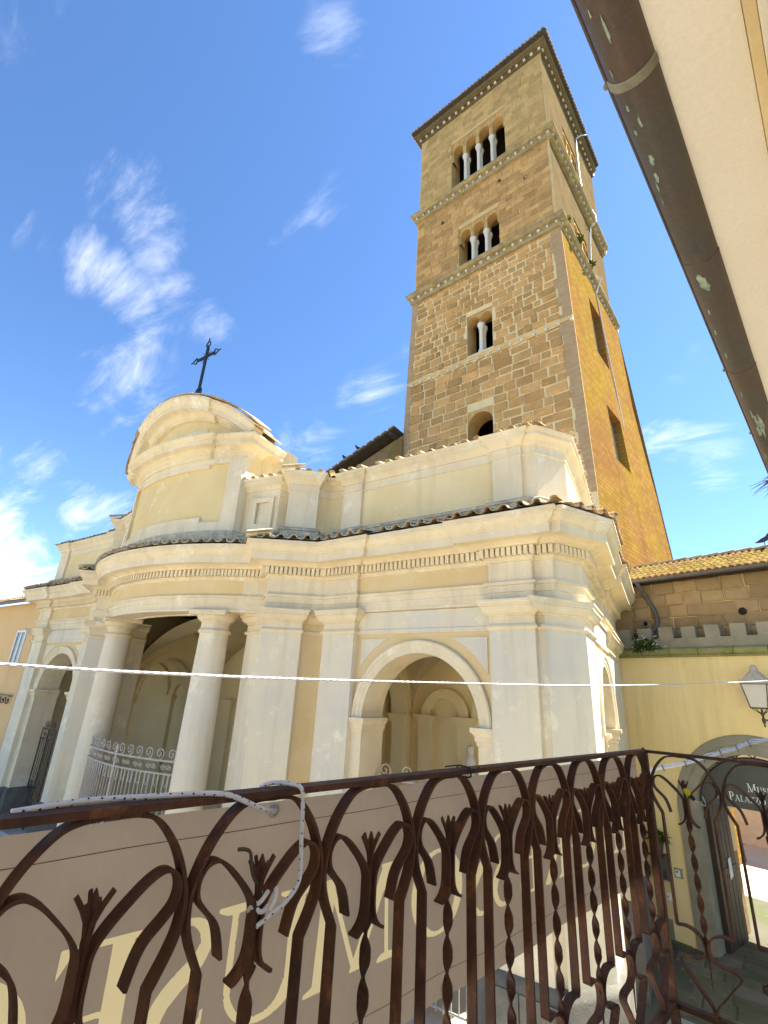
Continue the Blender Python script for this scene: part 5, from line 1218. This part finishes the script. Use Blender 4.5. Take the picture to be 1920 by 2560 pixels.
for s in (1.22, 3.25, 4.24): 
    b = MB(); b.lathe([(.0, -.008), (.009, -.006), (.009, .006), (0, .008)], FH(s, GZ, GN+GR+.012), 8); b.build('strap_rivet', 'bracketmetal', gut)
for s in (2.17, 3.22, 4.22, 5.15):
    b = MB(); b.grid([[gp(ss, pi*k/20, GR+r) for k in range(1, 20)] for ss, r in ((s-.004, .0012), (s, .003), (s+.012, .003), (s+.016, .0012))]); b.build('solder_seam', 'copper', gut)
r_ = random.Random(21)
def stain(s, a, ls_, la, seed, mat='verdigris'):
    q = random.Random(seed); pts = []
    for k in range(12):
        t = 2*pi*k/12; rr = q.uniform(.5, 1.25)*1.25; pts.append(gp(s+ls_*rr*cos(t), a+la*rr*sin(t), GR+.0028))
    b = MB(); c_ = gp(s, a, GR+.0032); b.add(pts+[c_], [(k, (k+1) % 12, 12) for k in range(12)]); b.build('stain', mat, gut, smooth=False)
for i, (s, a, l, w_) in enumerate([(1.02, 1.9, .035, .05), (.96, 2.25, .012, .03), (1.16, 2.35, .012, .04), (1.36, 1.95, .026, .05), (1.30, 2.25, .012, .07), (1.40, 2.3, .01, .05), (1.53, 2.08, .02, .11), (1.62, 2.15, .03, .10), (1.67, 2.3, .022, .05), (1.75, 2.35, .02, .03),
      (2.30, 1.9, .05, .22), (2.34, 1.72, .03, .10), (2.55, 2.2, .02, .06), (2.75, 2.3, .03, .05), (3.0, 2.2, .03, .06), (4.02, 1.65, .16, .16), (3.92, 1.85, .10, .09), (3.8, 2.0, .06, .05), (4.10, 1.95, .08, .13), (3.5, 2.2, .04, .05), (4.6, 2.2, .05, .05), (5.05, 2.15, .06, .06)]): stain(s, a, l, w_, i)
gw = thing('dry_weed', 'dry brown weed stalks poking out of the end of the overhead gutter', 'plant')
b = MB(); r_ = random.Random(4)
for k in range(26):
    p = Vector(FH(5.25+r_.uniform(0, .25), GZ-.005, GN+.03)); d = FH.n*r_.uniform(.5, 1)+FH.u*r_.uniform(-.6, .6)+Vector((0, 0, r_.uniform(-.5, .15)))
    l = r_.uniform(.12, .26); b.tube([tuple(p), tuple(p+d*l*.5+Vector((0, 0, .01))), tuple(p+d*l+Vector((0, 0, -.03)))], .003, 4, radii=[.004, .003, .001])
b.build('stalk', 'twig', gw)

# ------------------------------------------------------------------ balcony: slab, railing, banner
RC_ = (-.439, 3.089); RT = 4.792
FF = Frame(*RC_, radians(80)); FR2 = Frame(*RC_, radians(-10))
b = MB()
pts = [FF.xy(-4.5, .09), FF.xy(.09, .09), FR2.xy(1.12, .09), FR2.xy(1.12, -.5), FF.xy(-4.5, -.75)]
b.prism(pts, 3.46, 3.70); tag(b.build('balcony_slab', 'slabstone', smooth=False), 'stone balcony floor slab with mossy edge under the railing', 'balcony')
rail = thing('balcony_railing', 'rusty brown wrought iron balcony railing with looped arches and tulip finials', 'railing')
def ribbon(F, pts, th=.0072, wd=.029, n0=0.0, mb=None):
    """strap iron bent along (s, t) points in the railing plane, standing on edge across it"""
    b = mb or MB(); rows = []
    P = [Vector((p[0], p[1])) for p in pts]
    for i, p in enumerate(P):
        a, c = P[max(i-1, 0)], P[min(i+1, len(P)-1)]; t = (c-a)
        if t.length < 1e-9: t = Vector((0, 1))
        t.normalize(); nx, ny = -t.y*th/2, t.x*th/2
        rows.append([F(p.x+nx, RT-p.y-ny, n0-wd/2), F(p.x-nx, RT-p.y+ny, n0-wd/2), F(p.x-nx, RT-p.y+ny, n0+wd/2), F(p.x+nx, RT-p.y-ny, n0+wd/2)])
    b.grid(rows, closed=True)
    for e in (0, -1): o = len(b.v); b.v += rows[e]; b.f.append((o, o+1, o+2, o+3)); b.m.append(0)
    return b
def c2(P, n=5): return [(p.x, p.y) for p in catmull([(x, y, 0) for x, y in P], n)]
arch_half = c2([(0, .004), (.035, .004), (.075, .016), (.112, .055), (.136, .10), (.1485, .145), (.146, .185), (.134, .218), (.114, .255)]) + [(.110, .262), (.110, .30), (.110, .45), (.110, .60), (.110, .69), (.110, .700)]
s_half = c2([(.110, .701), (.104, .706), (.075, .703), (.045, .710), (.018, .730), (.006, .762), (.014, .795), (.04, .812), (.075, .816), (.105, .822), (.116, .835), (.106, .852), (.08, .882), (.045, .925), (.016, .958), (.004, .985), (.004, .999)], 4)
loop_half = c2([(.072, .252), (.082, .215), (.094, .192), (.117, .170), (.1335, .150), (.1365, .125), (.125, .104), (.104, .098), (.080, .110), (.055, .132), (.028, .160), (.0115, .186), (.009, .215), (.010, .255), (.018, .278), (.034, .294), (.044, .297)], 4)
def motif(F, c, far, jit):
    rr = random.Random(int(c*1000)+5)
    J = lambda: rr.uniform(-.0025, .0025)*jit
    j1, j2, j3 = J(), J(), J()
    full = [(c-x, y) for x, y in reversed(arch_half)] + [(c+x, y) for x, y in arch_half[1:]]
    ribbon(F, [(x+j1*(y*.8), y) for x, y in full]).build('arch_strap', 'iron', rail, ang=50)
    for sg in (-1, 1):
        ribbon(F, [(c+sg*x+j1*.6, y) for x, y in s_half]).build('foot_scroll', 'iron', rail, ang=50)
        ribbon(F, [(c+sg*x+j2+j3*(y-.1)*4, y+j3) for x, y in loop_half], .006, .029).build('loop_strap', 'iron', rail, ang=50)
    # tulip: two crossed cut plates on a stem
    b = MB()
    prof_ = [(.006, .235), (.005, .165), (.007, .148), (.013, .132), (.023, .112), (.019, .107), (.010, .124), (.006, .121), (0, .103)]
    poly = [(x, y) for x, y in prof_] + [(-x, y) for x, y in reversed(prof_[:-1])]
    b.plate([F(c+j2+x*(1.0 if F is FR2 else 1.35), RT-y, -.003) for x, y in poly], F.n*.006)
    b.plate([F(c+j2-.003, RT-y-.002, x*1.1) for x, y in poly], F.u*.005)
    b.build('tulip', 'iron', rail, smooth=False)
    b = MB(); rows = []; N = 84; z0, z1 = .235, .760
    for k in range(N+1):
        t = z0+(z1-z0)*k/N; tw = 0 if t < .285 else (t-.285)/.078*pi
        w = .013 if t > .28 else .007
        a, e = F.u*cos(tw)+F.n*sin(tw), -F.u*sin(tw)+F.n*cos(tw); p = Vector(F(c+j2*(1-k/N)+j1*.5*k/N, RT-t, 0))
        rows.append([tuple(p+a*w+e*.0032), tuple(p-a*w+e*.0032), tuple(p-a*w-e*.0032), tuple(p+a*w-e*.0032)])
    b.grid(rows, closed=True); b.tube([F(c+j1*.5, RT-.755, 0), F(c+j1*.5, RT-.91, 0)], .0045, 6, radii=[.006, .002])
    b.build('twisted_bar', 'iron', rail, ang=55)
for k in range(11): motif(FF, -.137-.3075*k, False, 1.0)
for k in range(3): motif(FR2, .166+.3075*k, True, .6)
b = MB(); f = FF
def barbox(F, s0, s1, t0, t1, n0, n1):
    b = MB(); b.hexa([F(s0, RT-t1, n0), F(s1, RT-t1, n0), F(s1, RT-t1, n1), F(s0, RT-t1, n1), F(s0, RT-t0, n0), F(s1, RT-t0, n0), F(s1, RT-t0, n1), F(s0, RT-t0, n1)]); return b
barbox(FF, -4.4, .018, -.013, 0, -.021, .021).build('top_rail', 'iron', rail, smooth=False)
barbox(FR2, .0215, 1.1, -.0125, 0, -.019, .019).build('top_rail', 'iron', rail, smooth=False)
barbox(FF, -4.4, -.018, 1.0, 1.02, -.018, .018).build('bottom_rail', 'iron', rail, smooth=False)
barbox(FR2, .018, 1.1, 1.0, 1.02, -.017, .017).build('bottom_rail', 'iron', rail, smooth=False)
barbox(FF, -.016, .016, 0.001, 1.09, -.016, .016).build('corner_post', 'iron', rail, smooth=False)
b = MB(); b.lathe([(.008, RT+.013), (.006, RT+.02), (0, RT+.024)], FF(0, 0, 0), 8); b.build('post_tip', 'iron', rail)

# banner hung on the outside of the railing, printed side out, so its letters read reversed from here
ban = thing('banner', 'taupe cloth banner tied outside the railing, cream serif letters seen reversed from behind', 'banner')
def rip(s, t): return .034 + .0035*sin(s*7.0+t*3)+.0025*sin(s*17+t*9) + .010*max(0, t-.30)*sin(s*11+1.0) - .004*(t/.53)
S0, S1, T0, T1 = -4.2, -.030, .020, .530
LETTERS = (('M', -1.842, -2.128), ('U', -2.118, -2.356), ('S', -2.350, -2.468), ('E', -2.475, -2.640), ('O', -2.645, -2.880),
           ('O', -1.560, -1.782), ('S', -1.425, -1.520), ('S', -1.298, -1.412), ('E', -1.092, -1.245), ('R', -.872, -1.060), ('G', -.620, -.832), ('N', -.370, -.590), ('I', -.262, -.345))
def pieces(ch):
    """convex pieces of a letter, counter clockwise"""
    out = []
    for st in GL[ch][1]:
        if st[0] == 'p': out.append(list(st[1])); continue
        if 3 < len(st) < 16:
            st = [(p.x, p.y, p.z) for p in catmull([(x, y, w) for x, y, w in st], 4)]
        L_, R_ = [], []
        for i, (x, y, w) in enumerate(st):
            a, c = st[max(i-1, 0)], st[min(i+1, len(st)-1)]
            if i in (0, len(st)-1) and len(st) > 3 and hypot(st[0][0]-st[-1][0], st[0][1]-st[-1][1]) < 1e-6: a, c = st[-2], st[1]
            tx, ty = c[0]-a[0], c[1]-a[1]; l = hypot(tx, ty) or 1; nx, ny = -ty/l*w/2, tx/l*w/2
            if len(st) == 2 and abs(ty) > .5 and abs(tx) > .02: nx, ny = (w/2, 0)
            L_.append((x+nx, y+ny)); R_.append((x-nx, y-ny))
        for i in range(len(st)-1): out.append([L_[i], R_[i], R_[i+1], L_[i+1]])
    res = []
    for p in out:
        A = sum(p[i][0]*p[(i+1) % len(p)][1]-p[(i+1) % len(p)][0]*p[i][1] for i in range(len(p)))
        res.append(p if A > 0 else p[::-1])
    return res
DS, DT_ = .004, .004
NS = int((S1-S0)/DS)
LT0, LT1 = .180, .400
NL = int((LT1-LT0)/DT_)
import numpy as np
gs = S0+np.arange(NS+1)*(S1-S0)/NS; gt = LT0+np.arange(NL+1)*(LT1-LT0)/NL
sd_all = np.full((NL+1, NS+1), 1.0); own_of = np.full((NL+1, NS+1), -1)
for li, (ch, hi, lo) in enumerate(LETTERS):
    w = GL[ch][0]; i0, i1 = np.searchsorted(gs, lo-.03), np.searchsorted(gs, hi+.03)
    X = (hi-gs[i0:i1])*w/(hi-lo); Y = (.388-gt)/.197
    XX, YY = np.meshgrid(X, Y); best = np.full(XX.shape, 9.0)
    for p in pieces(ch):
        m_ = np.full(XX.shape, -9.0)
        for a, c in zip(p, p[1:]+p[:1]):
            ex, ey = c[0]-a[0], c[1]-a[1]; l = hypot(ex, ey)
            if l < 1e-6: continue
            m_ = np.maximum(m_, ((XX-a[0])*ey-(YY-a[1])*ex)/l)
        best = np.minimum(best, m_)
    sub = sd_all[:, i0:i1]; o_ = own_of[:, i0:i1]; better = best < sub
    sub[better] = best[better]; o_[best < .3] = np.where(best < sub+1e-9, li, o_)[best < .3]
cl = MB(); lm = [MB() for _ in LETTERS]
def fp(s, t): return FF(s, RT-t, rip(s, t))
for i in range(NL):
    for k in range(NS):
        q = [(gs[k], gt[i], sd_all[i, k]), (gs[k+1], gt[i], sd_all[i, k+1]), (gs[k+1], gt[i+1], sd_all[i+1, k+1]), (gs[k], gt[i+1], sd_all[i+1, k])]
        neg = sum(1 for v in q if v[2] < 0)
        if neg == 0: cl.add([fp(a, c) for a, c, _ in q], [(0, 1, 2, 3)]); continue
        li = int(own_of[i, k]) if own_of[i, k] >= 0 else int(max(own_of[i:i+2, k:k+2].flatten()))
        if neg == 4: lm[li].add([fp(a, c) for a, c, _ in q], [(0, 1, 2, 3)]); continue
        inn_, out_ = [], []
        for (a, c, d), (a2, c2_, d2) in zip(q, q[1:]+q[:1]):
            (inn_ if d < 0 else out_).append((a, c))
            if (d < 0) != (d2 < 0):
                f = d/(d-d2); p = (a+(a2-a)*f, c+(c2_-c)*f); inn_.append(p); out_.append(p)
        if len(inn_) > 2: lm[li].add([fp(*p) for p in inn_], [tuple(range(len(inn_)))])
        if len(out_) > 2: cl.add([fp(*p) for p in out_], [tuple(range(len(out_)))])
for ta, tb, n_ in ((T0, LT0, 5), (LT1, T1, 4)):
    rows = []
    for i in range(n_+1):
        t = ta+(tb-ta)*i/n_
        rows.append([FF(s_, RT-t-(.003*sin(s_*9)*(tb == T1)*(i/n_)), rip(s_, t)) for s_ in gs])
    cl.grid(rows)
cl.build('cloth', 'banner', ban)
for (ch, hi, lo), m_ in zip(LETTERS, lm):
    if m_.f: m_.build('letter', 'letter', ban)
for t in (.064, .474):
    b = MB(); b.grid([[FF(S0+(S1-S0)*k/190, RT-tt, rip(S0+(S1-S0)*k/190, t)-.0012) for k in range(191)] for tt in (t-.0007, t+.0007)]); b.build('hem_seam', 'twig', ban)
def ring(s, t, name='eyelet'):
    b = MB(); n_ = rip(s, t)-.003; rows = []
    for k in range(20):
        a = 2*pi*k/20
        rows.append([FF(s+(.0115+.0035*cos(c_))*cos(a), RT-t-(.0115+.0035*cos(c_))*sin(a), n_+.0035*sin(c_)) for c_ in [2*pi*j/6 for j in range(6)]])
    rows.append(rows[0]); b.grid(rows, closed=True); b.build(name, 'brass', ban)
    b = MB(); b.add([FF(s+.010*cos(2*pi*k/14), RT-t-.010*sin(2*pi*k/14), n_+.0015) for k in range(14)], [tuple(range(14))]); b.build('eyelet_disc', 'white', ban)  # flat white disc filling the ring
for s, t in ((-2.253, .036), (-1.641, .508), (-1.10, .028), (-.40, .508), (-3.2, .04), (-2.85, .508)): ring(s, t)

# ropes, ties, strings
def rope(name, label, pts, r, mat='rope', flecks=.032, cat='rope', seed=1):
    t = thing(name, label, cat); P = catmull(pts, 8)
    b = MB(); b.tube(P, r, 10); b.build('strand', mat, t)
    if flecks:
        b = MB(); d = 0; q = random.Random(seed); k = 0
        for a, c in zip(P[:-1], P[1:]):
            L_ = (c-a).length; d += L_
            if d > flecks/2:
                d = 0; tt = (c-a).normalized(); s1 = tt.cross(Vector((0, 0, 1)))
                if s1.length < .1: s1 = Vector((1, 0, 0))
                s1.normalize(); s2 = tt.cross(s1)
                for ang in (k*2.4, k*2.4+2.1, k*2.4+4.2):
                    o = s1*cos(ang)+s2*sin(ang); p = a+o*(r*1.02); w1 = tt*r*.50; w2 = o.cross(tt)*r*.45
                    b.add([tuple(p+w1), tuple(p+w2), tuple(p-w1), tuple(p-w2)], [(0, 1, 2, 3)])
                k += 1
        tag(b.build('fleck', 'black', t, smooth=False), kind='stuff')
    return t
def rp(s, dz, n): return FF(s, 4.797+dz, n)
rope('rope', 'white rope with black flecks lying along the rusty top rail to an eyelet', [rp(-2.74, .008, .020), rp(-2.66, .014, .016), rp(-2.605, .0155, .010), rp(-2.56, .0145, .006), rp(-2.506, .0135, .0), rp(-2.452, .0135, -.010), rp(-2.404, .010, -.024), rp(-2.361, -.006, -.030), rp(-2.323, -.022, -.022), rp(-2.288, -.031, -.004), rp(-2.262, -.036, .022), rp(-2.254, -.038, .034)], .0048, seed=3)
rope('rope', 'white flecked rope hanging over the rail and knotted round a tulip finial', [rp(-2.30, .006, .028), rp(-2.272, .0145, .018), rp(-2.249, .0145, -.006), rp(-2.230, .008, -.026), rp(-2.222, -.026, -.028), rp(-2.217, -.083, -.027), rp(-2.211, -.142, -.027), rp(-2.216, -.169, -.026), rp(-2.240, -.192, -.024), rp(-2.262, -.205, -.018), rp(-2.276, -.214, -.014), rp(-2.295, -.222, -.014)], .0044, seed=4)
kn = thing('rope_knot', 'white rope knot wound round the iron stem of a tulip', 'knot')
b = MB(); b.tube(catmull([tuple(Vector(FF(-2.287+.016*cos(a), 4.797-.206+.006*sin(a*2.3)+.0025*a, .016*sin(a)))) for a in [k*.55 for k in range(26)]], 2), .0042, 7); b.build('coil', 'rope', kn)
b = MB(); b.tube(catmull([rp(-2.27, -.20, -.016), rp(-2.262, -.182, -.02), rp(-2.258, -.168, -.014), rp(-2.268, -.175, -.008)], 5), .0042, 7); b.build('end', 'rope', kn)
hk = MB(); hk.tube(catmull([rp(-2.345, -.094, .006), rp(-2.330, -.095, .0), rp(-2.321, -.102, -.004), rp(-2.316, -.124, -.004), rp(-2.305, -.146, -.002), rp(-2.290, -.160, .0)], 5), .0036, 6); tag(hk.build('bent_wire', 'twig'), 'short crooked piece of dark wire twisted on behind a tulip', 'wire')
zt = thing('cable_tie', 'black cable tie knotted round the rusty top rail', 'cable tie')
b = MB(); b.tube(catmull([FF(-1.60, RT+.016, -.024), FF(-1.597, RT+.018, .0), FF(-1.594, RT+.016, .024), FF(-1.595, RT-.006, .026), FF(-1.598, RT-.008, -.024), FF(-1.60, RT+.016, -.024)], 5), .0028, 6); b.build('loop', 'black', zt)
b = MB(); b.tube(catmull([FF(-1.60, RT+.018, -.022), FF(-1.64, RT+.024, -.010), FF(-1.69, RT+.022, .0)], 5), .0022, 5); b.tube(catmull([FF(-1.60, RT+.015, -.024), FF(-1.575, RT+.006, -.03), FF(-1.56, RT+.018, -.03)], 5), .0022, 5); b.build('tail', 'black', zt)
b = MB(); P = catmull([(-1.70, -.20, 5.035), (-1.447, .497, 5.022), (-1.285, .942, 5.0268), (-1.127, 1.375, 5.040), (-.758, 2.388, 5.081), (-.674, 2.621, 5.091), (-.326, 3.577, 5.150), (.24, 5.132, 5.266), (.80, 6.6, 5.40)], 14)
cab = thing('twisted_cable', 'twisted grey white steel cable stretched across the whole view over the railing', 'cable')
for k in range(3):
    b = MB(); pts = []
    dist = 0
    for i in range(len(P)-1):
        for j in range(3):
            p = P[i].lerp(P[i+1], j/3); dist = (p-P[0]).length; a = dist/.075*2*pi+k*2*pi/3
            t = (P[i+1]-P[i]).normalized(); s1 = t.cross(Vector((0, 0, 1))).normalized(); s2 = s1.cross(t)
            pts.append(p+(s1*cos(a)+s2*sin(a))*.0020)
    b.tube(pts, .0024, 6); b.build('strand', 'cable', cab)
st = thing('light_string', 'pale plastic light string sagging behind the right hand railing', 'light string')
sp_ = [FR2(s, z, .3) for s, z in ((-.12, 4.655), (-.096, 4.665), (-.049, 4.689), (.089, 4.730), (.126, 4.743), (.234, 4.787), (.292, 4.811), (.359, 4.835), (.404, 4.861), (.498, 4.890), (.75, 4.965), (1.0, 5.03))]
P = catmull(sp_, 6)
b = MB(); b.tube(P, .0068, 8); b.build('cord', 'rope', st)
b = MB(); b.tube([p+Vector((0, .002, .010+.004*sin(i*.9))) for i, p in enumerate(P)], .0035, 6); b.build('thin_cord', 'rope', st)
for i in range(7, len(P)-4, 7):
    b = MB(); q = P[i]; b.tube([q+Vector((-.004, 0, .014)), q+Vector((.002, -.012, .0)), q+Vector((.006, 0, -.016))], .002, 5); b.build('clip', 'black', st)
lb = thing('lamp_bulb', 'small yellow plastic bulb with black socket beside a tulip on the right hand railing', 'bulb')
pb = Vector(FR2(.182, 4.637, -.012))
ax = Vector((.45, .1, -.55)).normalized()
b = MB(); b.lathe([(0, -.020), (.009, -.016), (.0135, -.004), (.013, .006), (.009, .014)], pb, 14, axis=tuple(ax)); b.build('globe', 'bulb', lb)
b = MB(); b.lathe([(.0095, .013), (.010, .016), (.010, .034), (.006, .040), (0, .040)], pb, 12, axis=tuple(ax)); b.build('socket', 'black', lb)
b = MB(); q = pb+ax*.038; b.tube(catmull([q, q+Vector((.02, .005, -.012)), q+Vector((.042, .006, -.02)), q+Vector((.043, .004, -.005)), q+Vector((.036, 0, .02))], 5), .0022, 5); b.build('lead', 'rope', lb)
